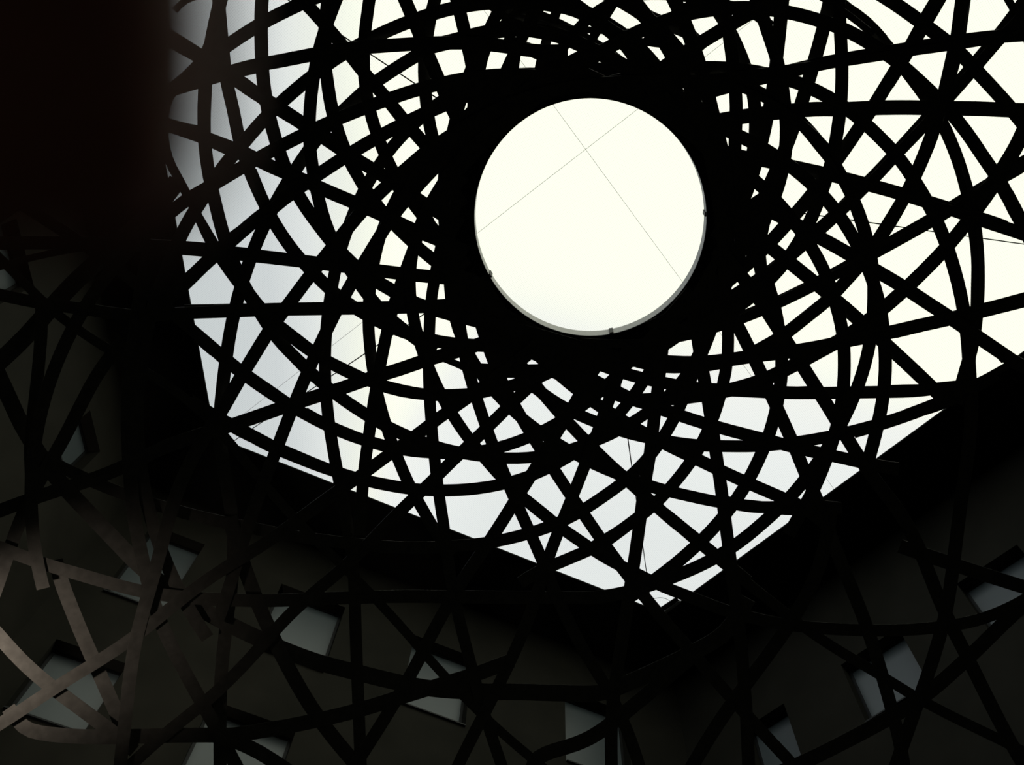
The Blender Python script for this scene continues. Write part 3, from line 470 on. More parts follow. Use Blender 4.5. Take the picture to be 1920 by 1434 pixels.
23.1 1830.1,721.8 1771.0,726.9 1712.0,733.2 1652.6,734.8 1593.3,735.6 1534.0,736.7 1474.7,736.6 1415.5,734.0 1356.2,730.9 1297.1,726.7 1238.6,716.4 1180.9,702.7 1124.8,683.6 1070.8,659.2 1018.5,631.3 966.9,602.1 917.2,569.8 869.7,534.3 823.9,496.6 778.3,458.7 736.0,417.2 697.3,372.9 666.6,322.0 642.0,267.8 624.6,211.0 614.5,152.3 607.6,93.3 610.2,33.9 617.7,-24.8 626.1,-68.9 636.8,-112.6 655.8,-177.4 678.8,-240.8 705.9,-302.6 736.9,-362.6 771.7,-420.4 810.1,-475.9 852.0,-528.8
21.7 880.8,-315.7 814.6,-303.2 749.8,-284.3 687.1,-259.3 627.2,-228.3 570.5,-191.7 517.5,-149.9 468.9,-103.1 439.6,-67.6 423.2,-24.9 407.7,34.0 393.9,93.1 383.9,152.8 381.1,213.2 383.0,273.6 391.5,333.5 404.9,392.6 420.9,451.2 445.0,507.1 474.2,560.5 507.0,611.5 543.3,660.1 585.9,703.2 633.4,740.9 683.4,775.1 736.6,804.2 792.5,827.9 850.4,846.0 910.3,855.9 970.8,858.9 1031.1,852.4 1089.5,836.1 1145.9,813.6 1198.5,783.5 1247.2,747.1 1287.9,701.9 1316.9,648.4 1341.0,592.9 1357.8,535.1 1365.7,475.3 1364.2,414.8 1352.3,355.3
25.4 554.8,-590.3 543.4,-523.8 533.2,-457.1 524.0,-390.2 515.9,-323.2 508.9,-256.1 503.0,-188.8 498.2,-121.5 495.5,-76.6 493.4,-31.6 489.8,27.8 490.1,87.4 493.5,146.9 502.3,205.8 517.2,263.4 536.7,319.6 563.4,372.7 597.3,421.6 634.6,467.9 677.8,509.0 728.5,540.5 780.8,569.2 837.6,586.9 895.3,601.7 953.3,615.4 1011.3,629.1 1068.6,645.5 1125.6,662.7 1183.9,675.0 1243.2,678.0 1302.7,680.0 1362.1,674.9 1421.1,666.3 1480.3,659.4 1539.1,649.7 1597.3,637.0 1655.8,625.9 1713.9,612.5 1772.1,599.7 1830.0,585.8 1887.3,569.7 1945.0,554.4 1988.8,544.0 2033.3,537.0 2100.5,530.9 2168.0,531.2 2235.1,537.9 2301.3,550.8 2366.1,570.0 2428.7,595.1 2488.6,626.0
25.0 1626.5,869.0 1642.0,811.8 1654.1,753.9 1659.8,694.8 1657.9,635.6 1650.0,577.0 1634.0,520.0 1610.4,465.7 1580.7,414.5 1544.1,368.0 1501.3,327.1 1453.5,292.1 1402.1,262.8 1348.1,238.6 1292.8,217.4 1236.9,198.0 1180.0,181.3 1122.9,165.6 1065.2,152.2 1006.8,143.1 947.7,140.4 888.7,145.3 830.4,155.9 773.2,171.1 717.0,190.1 661.7,211.3 607.2,234.4 553.8,260.1 501.2,287.3 449.6,316.3 398.7,346.7 347.6,376.6 301.6,414.1 267.6,443.5 236.0,475.5 206.6,509.6 179.6,545.6 155.0,583.3 133.0,622.5 113.7,663.2 97.2,705.0 83.5,747.9 72.8,791.6 64.9,835.9 60.1,880.6 58.3,925.5 59.5,970.5 63.7,1015.3 71.0,1059.7 81.1,1103.5
28.0 -529.3,995.6 -461.9,994.1 -394.6,999.2 -328.1,1010.6 -263.0,1028.5 -199.9,1052.5 -139.5,1082.4 -82.2,1118.1 -46.0,1145.2 -15.0,1178.0 36.9,1235.0 84.7,1278.1 156.3,1332.0 212.4,1373.9 252.5,1407.3
28.0 15.7,1327.1 44.0,1361.6 76.2,1373.8 130.8,1379.4 183.0,1381.3 261.0,1380.1 340.0,1378.0 418.2,1377.8 450.3,1376.1 515.1,1365.7 581.0,1353.0 658.7,1334.8 710.2,1319.6 764.2,1302.7 842.0,1279.0 894.0,1263.0 960.0,1238.0
28.0 104.0,1049.6 118.4,1099.3 148.4,1176.0 183.0,1255.0 214.0,1326.1 242.2,1398.0
33.7 -480.4,1015.8 -421.2,983.3 -363.0,949.1 -305.8,913.3 -249.7,875.7 -194.7,836.6 -140.9,795.9 -88.3,753.6 -53.8,724.7 -20.0,695.0 31.0,648.0 68.0,609.0 110.4,560.4 160.1,510.2 227.4,449.8 296.4,384.5 332.5,338.6
24.0 78.0,560.0 77.2,622.1 71.0,700.0 62.0,780.0 57.0,840.0 59.5,900.2
31.0 -28.4,265.8 -43.4,331.6 -52.1,398.5 -54.2,466.0 -49.9,533.3 -39.1,599.9 -28.2,643.7 -10.6,685.3 18.7,749.6 40.5,795.9 73.5,850.9 110.4,901.1 150.3,944.5 222.6,1020.1 262.0,1060.0 310.4,1099.4 360.0,1132.0 417.4,1164.1 470.0,1190.0 528.0,1216.0 590.2,1239.3 654.3,1256.8 744.8,1278.7 815.6,1291.5 894.1,1296.3 969.8,1297.0 1059.7,1299.5 1122.3,1299.0 1179.3,1279.6 1290.9,1227.6 1359.4,1185.2 1402.1,1121.4
28.0 430.1,969.4 441.1,1009.5 461.8,1073.4 491.2,1149.0 532.4,1235.7 572.9,1308.4 615.0,1369.5 665.0,1430.0
28.0 405.0,1375.0 466.0,1400.0 502.0,1420.0 540.0,1445.0 576.4,1471.4 611.3,1499.8 661.6,1544.8 708.6,1593.2 752.3,1644.7 792.3,1699.0 828.6,1755.9 860.8,1815.2 889.0,1876.5
26.0 1687.2,1023.5 1709.7,1031.5 1780.2,1055.3 1850.7,1078.6 1934.5,1104.8 1978.1,1116.7 2022.9,1122.3 2090.3,1125.3 2157.7,1121.7 2224.4,1111.7 2289.9,1095.4 2353.4,1072.7 2414.5,1044.1 2472.6,1009.8
28.0 2461.4,930.8 2394.1,936.3 2327.4,946.5 2261.6,961.5 2197.1,981.2 2134.1,1005.4 2073.0,1034.0 2014.1,1067.0 1976.0,1090.9 1939.3,1117.0 1904.0,1147.0 1864.9,1184.9 1827.5,1221.5 1760.8,1282.0 1708.0,1322.0 1642.0,1360.0 1577.0,1394.0 1525.0,1420.0 1470.0,1445.0 1428.7,1462.9 1387.1,1480.0 1324.3,1504.6 1260.9,1527.8 1196.9,1549.5 1132.5,1569.6 1067.7,1588.3 1002.4,1605.5 936.7,1621.1
26.0 1157.3,1989.2 1157.0,1921.7 1161.3,1854.4 1170.0,1787.4 1183.2,1721.2 1200.8,1656.1 1222.8,1592.3 1249.0,1530.1 1268.4,1489.5 1290.0,1450.0 1331.0,1380.6 1375.0,1315.0 1434.9,1234.2 1480.0,1170.0 1520.0,1100.0 1545.0,1030.0 1559.5,939.5
28.0 1140.1,1964.5 1101.0,1909.5 1067.4,1851.0 1039.5,1789.6 1017.7,1725.7 1002.1,1660.1 992.9,1593.2 990.2,1525.8 992.3,1477.4 1001.6,1430.9 1024.3,1412.2 1082.0,1393.6 1125.7,1371.0 1190.4,1320.5 1260.0,1262.0 1311.7,1216.8
23.8 404.8,1172.3 420.0,1130.0 438.4,1072.9 455.8,1015.5 474.7,958.6 495.1,902.2 517.1,846.3 538.5,790.3 561.0,734.7 584.9,679.6 610.0,625.1 636.8,571.4 666.3,519.1 697.2,467.6 728.5,416.5 760.8,365.9 794.8,316.4 831.6,269.1 871.1,223.9 912.5,180.6 955.5,138.8
24.2 1413.6,2007.3 1413.7,1939.8 1413.6,1872.3 1413.0,1804.8 1412.1,1737.3 1410.8,1669.9 1409.2,1602.4 1407.2,1534.9 1405.7,1490.0 1404.0,1445.0 1401.5,1385.8 1398.6,1326.7 1394.2,1267.6 1389.3,1208.6 1382.3,1149.8 1374.7,1091.2 1367.1,1032.6 1359.5,974.0 1352.1,915.2 1343.5,856.6 1335.1,798.0 1325.6,739.5 1315.3,681.2 1306.0,622.7 1294.6,564.6
23.1 901.2,605.8 920.2,662.9 942.4,718.2 970.8,771.0 1001.6,822.4 1033.7,873.1 1066.7,923.2 1100.6,972.7 1134.8,1022.0 1170.6,1070.0 1207.6,1117.3 1245.7,1163.5 1285.2,1208.6 1324.0,1254.2 1363.3,1299.5 1403.5,1344.0 1444.0,1388.2 1485.0,1432.0 1515.9,1464.7 1562.5,1513.6 1609.3,1562.2 1656.3,1610.6 1703.6,1658.8 1751.2,1706.7 1798.9,1754.4 1847.0,1801.8
25.4 -529.5,1202.4 -470.0,1170.4 -410.1,1139.3 -349.7,1109.2 -288.8,1080.1 -227.5,1051.9 -165.7,1024.7 -103.5,998.5 -61.9,981.5 -20.0,965.0 34.8,944.3 90.0,924.9 145.9,907.4 201.0,887.8 254.5,864.1 307.3,838.9 362.3,819.1 418.3,802.2 473.9,783.5 529.1,764.3 584.6,745.7 640.4,727.8 695.7,708.7 751.6,691.4 807.0,672.5 863.5,656.7 918.9,637.7 972.8,614.6
22.8 722.6,-23.1 789.5,-31.4 857.0,-33.3 924.3,-28.6 968.8,-22.4 1012.7,-12.3 1055.3,1.9 1109.1,26.7 1160.0,56.8 1205.5,94.5 1243.7,139.6 1280.9,185.7 1311.8,236.4 1334.8,291.2 1351.0,348.4 1360.5,407.1 1362.7,466.5 1358.0,525.8 1344.9,583.7 1325.4,639.8 1302.1,694.4 1280.3,749.7 1253.6,802.6 1220.3,852.0 1179.1,894.9 1131.7,930.6 1081.6,962.7 1027.6,987.8 970.8,1005.4 912.9,1017.5 854.4,1023.7 795.5,1026.7 736.2,1025.5 676.9,1020.7 617.7,1014.2 558.8,1006.0 500.2,995.6 442.0,983.4 383.9,970.9 326.3,956.2 269.4,939.0 213.4,919.0 158.5,896.0 105.0,870.0 65.1,849.1
22.7 1284.6,-464.3 1239.3,-414.3 1195.4,-363.0 1152.9,-310.5 1112.0,-256.9 1072.5,-202.2 1034.5,-146.3 998.1,-89.5 974.6,-51.2 951.9,-12.3 924.6,40.7 899.4,94.5 875.7,149.1 858.9,206.1 844.9,264.0 833.3,322.3 831.1,381.7 835.9,441.0 844.5,499.8 854.0,558.5 863.3,617.3 873.9,676.0 889.7,733.5 908.1,790.1 928.4,846.0 950.8,901.2 974.3,955.8 999.1,1010.0 1022.6,1064.6 1045.0,1119.7 1070.3,1173.6 1098.7,1225.9 1129.6,1276.8 1157.9,1329.0 1181.2,1383.6 1200.0,1440.0 1211.2,1483.6 1220.2,1527.7 1230.8,1594.3 1237.3,1661.5 1239.6,1729.0 1237.7,1796.4 1231.6,1863.7 1221.4,1930.4 1207.0,1996.3
24.0 1248.8,2001.1 1228.0,1936.9 1209.4,1872.0 1193.3,1806.4 1179.4,1740.4 1168.0,1673.9 1158.9,1607.0 1152.3,1539.8 1149.0,1495.0 1147.0,1450.0 1145.9,1389.3 1148.3,1328.7 1155.5,1268.4 1165.1,1208.5 1174.6,1148.5 1183.6,1088.7 1192.6,1028.9 1200.9,968.8 1208.9,908.6 1219.0,848.7 1226.0,788.4 1233.5,728.2 1240.2,667.8 1246.7,607.4
21.9 1138.9,1972.5 1113.6,1910.0 1088.7,1847.2 1064.5,1784.2 1040.7,1721.0 1017.5,1657.6 994.8,1594.1 972.7,1530.3 958.2,1487.7 944.0,1445.0 924.9,1388.8 906.8,1332.4 890.8,1275.2 875.5,1217.9 860.8,1160.4 848.5,1102.5 839.4,1044.0 831.9,985.3 823.1,927.0 815.9,868.1 810.1,809.1 806.0,749.9 803.6,690.6 804.7,631.3 807.7,572.0 816.5,513.5 828.5,455.3
25.5 2221.0,1923.2 2183.7,1867.0 2146.9,1810.4 2110.5,1753.5 2074.7,1696.3 2039.3,1638.8 2004.5,1581.0 1970.1,1522.9 1947.4,1484.0 1925.0,1445.0 1895.5,1392.4 1867.2,1339.2 1840.1,1285.2 1813.4,1231.2 1786.0,1177.4 1760.9,1122.6 1738.7,1066.6 1715.4,1011.1 1685.4,959.4 1649.5,911.8 1614.1,862.3 1582.0,810.7 1551.2,760.1 1518.9,709.1 1486.6,658.1 1453.4,607.8 1420.6,557.2 1383.5,509.7 1341.3,466.5
23.1 -219.8,1785.4 -161.6,1751.3 -104.4,1715.4 -48.4,1677.8 6.5,1638.5 60.1,1597.5 112.5,1554.9 163.5,1510.7 196.9,1480.5 229.5,1449.5 273.6,1407.7 319.6,1368.0 367.1,1330.0 413.2,1290.2 456.4,1247.4 497.3,1202.3 538.4,1157.3 582.9,1115.9 629.5,1076.9 674.5,1035.9 717.0,992.4 759.7,949.1 804.2,907.5 847.4,864.7 891.8,822.9 935.2,780.3 978.7,737.6 1023.3,696.1 1068.5,655.3
25.2 956.7,142.7 901.5,168.7 845.1,191.9 789.1,216.2 734.6,243.4 681.3,273.0 629.7,305.4 579.1,339.4 529.6,375.0 480.7,411.4 434.5,451.2 388.8,491.5 345.2,533.8 300.1,574.1 255.5,615.5 213.6,659.7 178.5,709.4 149.7,763.0 122.0,817.3 92.0,870.4 62.3,923.5 37.2,978.5 16.1,1035.4 -3.5,1093.0 -25.0,1150.0 -43.4,1191.0 -63.9,1231.1 -97.2,1289.8 -134.2,1346.3 -174.5,1400.3 -218.3,1451.8 -265.1,1500.4 -314.9,1545.9 -367.4,1588.3
22.8 1179.1,648.1 1158.2,705.7 1137.0,763.1 1116.4,820.8 1094.3,877.9 1071.7,934.8 1048.7,991.6 1027.5,1048.7 1009.4,1106.2 989.1,1163.8 965.2,1220.2 939.2,1275.6 911.8,1330.3 883.9,1384.6 856.9,1439.5 840.6,1481.6 830.4,1525.6 820.5,1592.3 817.0,1659.7 820.1,1727.1 829.6,1793.9 845.5,1859.5 867.7,1923.2 895.8,1984.5
23.3 -434.7,1742.9 -393.1,1689.8 -349.0,1638.7 -302.5,1589.8 -253.7,1543.1 -202.9,1498.7 -149.9,1456.8 -95.1,1417.5 -57.7,1392.5 -19.4,1369.0 31.8,1336.5 82.2,1303.0 133.2,1270.3 184.8,1238.7 235.4,1205.4 283.8,1169.0 330.5,1131.1 378.2,1094.1 428.5,1060.4 480.3,1029.0 530.5,995.4 579.4,959.7 628.2,924.2 677.6,890.3 726.0,854.5 775.4,819.5 823.8,783.1 873.3,748.2 922.8,713.1 971.0,676.0 1016.1,635.1
23.7 1136.2,656.2 1104.1,708.9 1074.2,762.6 1041.2,814.5 1010.2,867.7 977.4,919.8 945.1,972.1 911.6,1023.6 876.7,1074.1 844.3,1126.1 814.5,1179.6 786.4,1234.2 756.7,1288.1 725.1,1340.9 692.4,1392.9 659.4,1444.6 637.3,1484.0 621.1,1526.1 602.0,1590.8 589.3,1657.1 582.9,1724.3 583.1,1791.7 589.8,1858.9 602.9,1925.1 622.3,1989.7
24.8 1535.8,1972.5 1577.0,1919.1 1612.8,1861.9 1643.0,1801.5 1667.2,1738.5 1685.2,1673.5 1696.9,1607.1 1702.1,1539.8 1702.2,1494.7 1697.0,1450.0 1686.8,1391.2 1672.8,1333.0 1656.7,1275.4 1639.4,1218.1 1620.2,1161.5 1598.3,1105.9 1575.4,1050.8 1554.0,995.4 1533.5,940.8 1509.4,886.0 1486.7,830.6 1462.1,776.1 1437.2,721.7 1411.7,667.6 1385.0,614.1 1356.2,561.6 1325.7,510.2
22.5 2216.7,641.0 2205.1,707.5 2187.2,772.5 2163.1,835.6 2133.1,896.0 2097.4,953.2 2056.3,1006.8 2010.3,1056.1 1977.1,1086.6 1940.4,1112.6 1887.8,1141.6 1831.7,1162.6 1772.8,1174.0 1713.1,1179.9 1653.1,1182.0 1593.1,1180.5 1533.2,1177.0 1473.4,1170.6 1414.8,1159.1 1357.1,1143.1 1301.4,1121.9 1245.3,1100.3 1191.2,1074.2 1137.8,1046.7 1087.5,1014.2 1038.6,979.5 991.5,942.0 947.2,901.3 906.9,856.6 869.9,809.5 837.5,759.0 810.6,705.4 789.4,649.2 774.4,591.2 768.4,531.5 774.1,471.8 791.1,414.1 819.2,361.0 853.0,311.3 894.8,268.0 942.2,231.3
26.1 280.0,470.0 267.6,529.1 257.7,588.7 249.0,648.5 242.3,708.6 239.6,768.9 240.5,829.3 243.7,889.7 249.3,949.4 259.0,1009.1 271.9,1068.1 287.5,1126.6 308.5,1183.2 335.0,1237.5 363.6,1290.7 393.4,1343.3 422.1,1396.4 450.0,1450.0 468.9,1490.9 486.6,1532.2 511.7,1594.9 534.6,1658.4 555.2,1722.6 573.6,1787.6 589.8,1853.1 603.6,1919.2 615.2,1985.7
24.7 795.7,95.8 744.6,126.8 695.4,160.7 651.0,200.7 608.2,242.5 572.8,290.7 540.0,340.6 510.6,392.5 484.7,446.3 463.6,502.2 445.9,559.3 432.7,617.5 423.5,676.6 416.4,736.0 411.9,795.7 416.6,855.5 426.5,914.4 435.1,973.5 438.3,1033.2 434.4,1092.8 426.9,1152.0 419.7,1211.3 414.5,1270.8 412.8,1330.5 412.6,1390.3 413.0,1450.0 413.6,1495.0 414.5,1540.0 416.2,1607.5 418.5,1674.9 421.4,1742.4 424.8,1809.8 428.7,1877.2 433.2,1944.5 438.3,2011.8
22.8 1409.1,490.3 1411.4,429.6 1393.7,370.7 1360.9,318.8 1319.3,274.3 1272.9,235.4 1223.4,200.8 1170.1,172.5 1112.8,153.6 1053.5,142.4 993.3,138.1 933.4,143.7 876.3,161.8 824.3,192.0 778.0,230.8 736.5,274.5 701.7,323.8 672.9,376.8 650.5,432.9 632.7,490.6 620.6,549.7 612.5,609.5 609.5,669.8 610.8,730.2 616.7,790.3 626.1,849.9 637.4,909.2 648.2,968.6 658.5,1028.0 664.1,1087.9 665.8,1148.3 667.7,1208.6 670.0,1269.0 672.4,1329.3 674.7,1389.7 677.0,1450.0 678.7,1495.0 680.5,1539.9 683.3,1607.3 686.4,1674.8 689.6,1742.2 693.0,1809.6 696.6,1877.0 700.4,1944.4 704.3,2011.8
19.5 2463.8,1604.9 2398.0,1590.1 2332.6,1573.2 2267.9,1554.1 2203.8,1532.9 2140.4,1509.6 2077.9,1484.3 2016.2,1456.9 1975.5,1437.7 1935.3,1417.4 1881.6,1389.8 1827.2,1363.4 1773.0,1336.7 1719.8,1308.0 1668.3,1276.6 1616.5,1245.3 1564.7,1214.3 1514.4,1180.7 1466.3,1144.3 1418.9,1107.1 1372.1,1069.2 1325.4,1030.8 1279.0,992.1 1235.0,950.5 1190.2,910.1 1145.0,869.9 1101.8,827.5 1060.0,783.9 1017.7,740.7 975.8,697.1 935.8,651.8 896.9,605.5 857.8,559.4
25.2 179.5,2010.7 183.5,1943.3 187.9,1876.0 192.6,1808.6 197.7,1741.3 203.2,1674.1 209.0,1606.8 215.2,1539.6 219.5,1494.8 224.0,1450.0 230.2,1390.2 236.8,1330.5 243.3,1270.7 252.6,1211.4 266.6,1153.0 283.1,1095.3 299.4,1037.5 314.6,979.4 332.6,922.1 356.7,867.3 386.4,815.6 417.9,765.9 447.5,714.0 478.5,662.6 510.4,611.8 546.3,563.6 582.3,515.5 619.7,468.4 657.2,421.4 697.1,376.4 740.7,334.8 786.6,296.2 834.9,260.8 886.1,229.7 940.3,203.8 996.5,182.5 1054.6,167.4 1114.0,158.2 1174.0,154.3 1234.2,152.4 1294.6,153.5 1355.0,157.0
17.9 -533.9,296.6 -466.5,294.4 -399.2,298.7 -332.6,309.4 -267.3,326.5 -204.0,349.8 -143.2,379.1 -85.5,414.1 -48.8,440.2 -15.0,470.0 27.2,511.8 69.0,554.1 113.4,593.7 161.7,628.3 211.9,660.1 262.6,691.1 313.3,722.3 361.0,757.7 403.8,798.5 442.3,843.1 479.8,888.3 518.4,933.5 558.4,977.6 600.0,1020.0 642.9,1061.2 685.2,1103.1 726.1,1146.2 765.9,1190.4 804.8,1235.3 844.9,1279.3 886.3,1322.0 929.4,1363.0 974.1,1402.1 1020.0,1440.0 1055.1,1468.2 1090.6,1495.8 1144.5,1536.5 1199.1,1576.1 1254.5,1614.7 1310.7,1652.1 1367.6,1688.4 1425.1,1723.7 1483.4,1757.7
24.2 1402.5,163.5 1460.2,194.2 1505.3,232.7 1544.2,279.0 1577.4,329.3 1604.0,383.3 1623.6,440.1 1635.8,498.8 1638.1,558.7 1634.3,618.7 1623.1,677.8 1604.3,735.1 1579.5,789.9 1549.8,842.3 1515.0,891.5 1476.3,937.4 1432.3,978.3 1385.7,1016.5 1334.9,1048.8 1280.3,1074.3 1223.8,1095.3 1165.9,1111.9 1108.0,1120.3 1047.8,1120.3 987.7,1119.8 927.6,1119.4 867.4,1118.8 807.2,1118.2 747.0,1118.1 686.8,1119.6 626.7,1121.4 566.5,1123.7 506.4,1125.9 446.2,1125.2 386.0,1122.5 326.0,1117.5 266.5,1108.4 208.2,1093.7 150.4,1077.1 92.6,1060.2 35.8,1040.3 -20.0,1018.0 -60.7,998.8 -100.5,977.8 -158.9,944.0 -215.4,907.1 -269.7,867.0 -321.8,824.1 -371.4,778.3 -418.4,729.8 -462.6,678.8
25.5 1144.7,154.5 1203.0,141.8 1261.7,132.2 1321.0,127.4 1380.7,129.6 1439.5,139.2 1496.7,155.8 1550.7,180.9 1600.5,213.7 1645.1,253.4 1685.7,297.0 1719.3,346.2 1748.7,398.1 1772.2,452.9 1790.5,509.5 1804.1,567.6 1812.7,626.6 1817.3,686.0 1820.2,744.2 1819.4,802.7 1813.3,861.9 1804.6,920.9 1796.9,980.0 1789.7,1039.2 1781.9,1098.3 1771.3,1157.0 1755.7,1214.5 1737.3,1271.2 1717.1,1327.3 1697.3,1383.6 1678.0,1440.0 1663.7,1482.7 1649.5,1525.4 1628.3,1589.5 1607.3,1653.6 1586.5,1717.8 1565.8,1782.1 1545.3,1846.4 1525.0,1910.8 1504.8,1975.2
13.0 1899.3,678.3 1850.7,706.3 1800.2,730.2 1749.4,753.7 1697.0,773.6
14.9 526.1,577.5 481.1,576.2 436.2,576.3 391.2,577.7 346.2,578.2
13.0 327.7,19.9 349.1,0.7 375.5,-8.7
14.2 1193.5,682.2 1246.2,692.2 1299.3,691.3 1352.0,685.0
13.0 383.2,645.4 423.5,682.3 467.1,715.1 512.2,745.9
13.0 1732.4,726.7 1676.4,727.7 1620.6,732.7
13.0 1529.6,-11.5 1585.0,24.3 1637.2,64.7
13.0 1679.4,627.6 1730.3,615.3 1780.6,602.6 1831.5,592.0 1882.0,579.5 1932.5,567.0
17.2 368.9,401.2 394.3,444.2 420.0,486.5 446.7,528.3 473.4,570.1 501.2,611.2
13.0 634.7,263.8 588.2,237.0 543.5,207.9 498.5,179.3
14.2 539.4,751.4 501.9,725.3 464.7,699.6 428.5,672.4
14.2 1203.4,960.9 1154.0,995.3 1102.8,1026.5
13.0 1379.8,161.9 1424.2,181.5 1465.5,207.2 1502.2,239.2 1533.4,276.5 1563.2,314.7 1586.6,357.4 1604.5,402.5 1619.4,448.6
13.0 1887.9,420.4 1841.2,404.5 1793.3,393.2 1744.8,382.7
13.0 344.3,239.6 387.3,265.8 432.6,286.8 479.1,305.3 527.3,320.7
13.0 441.6,139.0 498.3,126.4 552.0,101.4
22.5 1459.6,950.3 1405.7,949.4 1352.9,938.5
19.5 708.1,722.0 752.5,734.4 798.1,740.6 844.0,742.9 890.1,739.8 934.9,728.9 978.7,714.9
13.0 1897.8,560.9 1837.6,576.1 1777.7,591.8
13.0 1659.2,71.9 1627.4,38.2 1590.2,11.2
13.0 1786.2,144.0 1799.5,96.5 1807.2,47.8 1813.8,-1.0
13.0 1382.5,164.3 1431.6,184.4 1477.1,211.6 1519.2,243.6 1556.4,281.4
22.5 1462.8,734.4 1494.8,735.5 1526.8,734.0
13.0 1932.9,290.7 1880.2,320.7 1835.1,360.7
14.2 526.3,441.0 499.5,380.1 474.3,318.9
13.0 1122.0,874.7 1163.6,896.7 1207.4,913.6 1253.0,925.0 1300.3,929.8
13.0 1129.1,52.5 1163.7,83.1 1189.8,121.2
13.0 394.6,243.8 356.7,238.9 319.9,229.4
22.5 345.2,529.3 381.8,494.7 417.9,459.4 458.4,429.2 499.8,400.5 539.3,369.1
13.0 509.8,830.3 462.1,804.9 414.1,780.1
13.0 368.0,634.4 409.4,668.9 460.2,692.5
21.8 985.6,936.3 1009.2,955.0 1032.4,973.9
13.0 1920.8,412.2 1907.0,385.2 1892.8,358.8
13.0 1868.6,345.3 1883.4,371.8 1899.5,397.1
13.0 1381.7,407.1 1403.7,383.8 1430.7,364.9
13.0 456.2,167.4 511.6,189.4 555.1,230.4
15.8 1023.2,59.1 963.7,42.4 912.2,3.0
13.0 1782.4,604.0 1837.8,633.3 1883.1,676.7
"""
def spline(C, step=16.0):
    P = [Vector(c) for c in C]
    if len(P) > 2:
        P = [P[0] * 2.5 - P[1] * 2 + P[2] * .5] + P + [P[-1] * 2.5 - P[-2] * 2 + P[-3] * .5]
    else:
        P = [P[0] * 2 - P[1]] + P + [P[1] * 2 - P[0]]
    o = []
    for i in range(1, len(P) - 2):
        n = max(2, int((P[i+1] - P[i]).length / step))
        for k in range(n):
            t = k / n
            o.append(.5 * ((2 * P[i]) + (P[i+1] - P[i-1]) * t + (2 * P[i-1] - 5 * P[i] + 4 * P[i+1] - P[i+2]) * t * t + (3 * P[i] - P[i-1] - 3 * P[i+1] + P[i+2]) * t ** 3))
    o.append(P[-2])
    return o
random.seed(4)
TH = .004
lines = STRAPS.strip().splitlines()
for si, line in enumerate(lines):
    q = line.split(); wd = float(q[0]); C = [tuple(map(float, c.split(','))) for c in q[1:]]
    p = spline(C)
    lvl = (random.randrange(25) - 12) * .006       # straps lie over and under each other
    vs = []; fs = []
    for i, c in enumerate(p):
        t = (p[min(len(p)-1, i+1)] - p[max(0, i-1)]).normalized(); n = Vector((-t.y, t.x))
        for sgn in (1, -1):
            e = c + n * (sgn * wd / 2)
            d = ray(e.x, e.y); X = on_dome(e.x, e.y); nn = dome_normal(X)
            X = X + d * (lvl / max(.4, d.dot(nn)))
            vs += [X - RC, X + nn * TH - RC]
    for i in range(len(p) - 1):
        a, b = i * 4, i * 4 + 4
        fs += [(a, b, b + 2, a + 2), (a + 1, a + 3, b + 3, b + 1), (a, a + 1, b + 1, b), (a + 2, b + 2, b + 3, a + 3)]
    fs += [(0, 2, 3, 1), ((len(p) - 1) * 4, (len(p) - 1) * 4 + 1, (len(p) - 1) * 4 + 3, (len(p) - 1) * 4 + 2)]
    link('steel_strap', mesh('steel_strap', vs, fs), MAT['strap'], sculpture)

# ring: flat annulus with an upstanding pale inner lip
def ell(rx, ry, z, n=128, cx=1107, cy=407):
    return [on_plane_z(cx + rx * math.cos(2 * math.pi * i / n), cy + ry * math.sin(2 * math.pi * i / n), z) - RC for i in range(n)]
n = 128; zr = RC.z
A_ = ell(218, 223, zr - .09); B_ = ell(284, 290, zr - .09)
vs = A_ + B_ + [p + Vector((0, 0, .10)) for p in A_] + [p + Vector((0, 0, .10)) for p in B_]
fs = []
for i in range(n):
    j = (i + 1) % n
    fs += [(i, j, n + j, n + i), (2*n + i, 2*n + j, 3*n + j, 3*n + i), (i, j, 2*n + j, 2*n + i), (n + i, n + j, 3*n + j, 3*n + i)]
ring = link('centre_ring', mesh('centre_ring', vs, fs), MAT['ring'], sculpture)
A2 = [p * 1.0 + Vector((0, 0, .003)) for p in A_]
def scl(P, k, dz): 
    c = sum(P, Vector()) / len(P)
    return [c + (p - c) * k + Vector((0, 0, dz)) for p in P]
IN, OUT_ = scl(A_, .9985, .012), scl(A_, 1.006, .012)
vs = IN + OUT_ + scl(A_, .9985, .21) + scl(A_, 1.006, .21)
link('inner_lip', mesh('inner_lip', vs, fs, False), MAT['lip'], ring)
c0 = sum(A_, Vector()) / n
for (u, v_) in ((919, 517), (1147, 626), (1323.5, 402)):
    p = on_plane_z(u, v_, zr - .07) - RC; r_ = (p - c0); r_.z = 0; r_.normalize(); t = Vector((-r_.y, r_.x, 0))
    k = math.atan2(r_.y, r_.x)
    q = min(A_, key=lambda a: -((a - c0).normalized().dot(r_)))
    q = Vector((q.x, q.y, q.z))
    # small dark splice plate bolted to the inside of the lip
    vs = []
    rad = (Vector((q.x - c0.x, q.y - c0.y, 0))).length
    for dr in (-.022, -.002):
        for dt in (-.03, .03):
            for dz in (.02, .21 - .01): vs.append(Vector((c0.x, c0.y, q.z)) + r_ * (rad + dr) + t * dt + Vector((0, 0, dz)))
    link('splice_plate', mesh('splice_plate', vs, [(0, 1, 3, 2), (4, 5, 7, 6), (0, 1, 5, 4), (2, 3, 7, 6), (0, 2, 6, 4), (1, 3, 7, 5)]), MAT['cable'], ring)

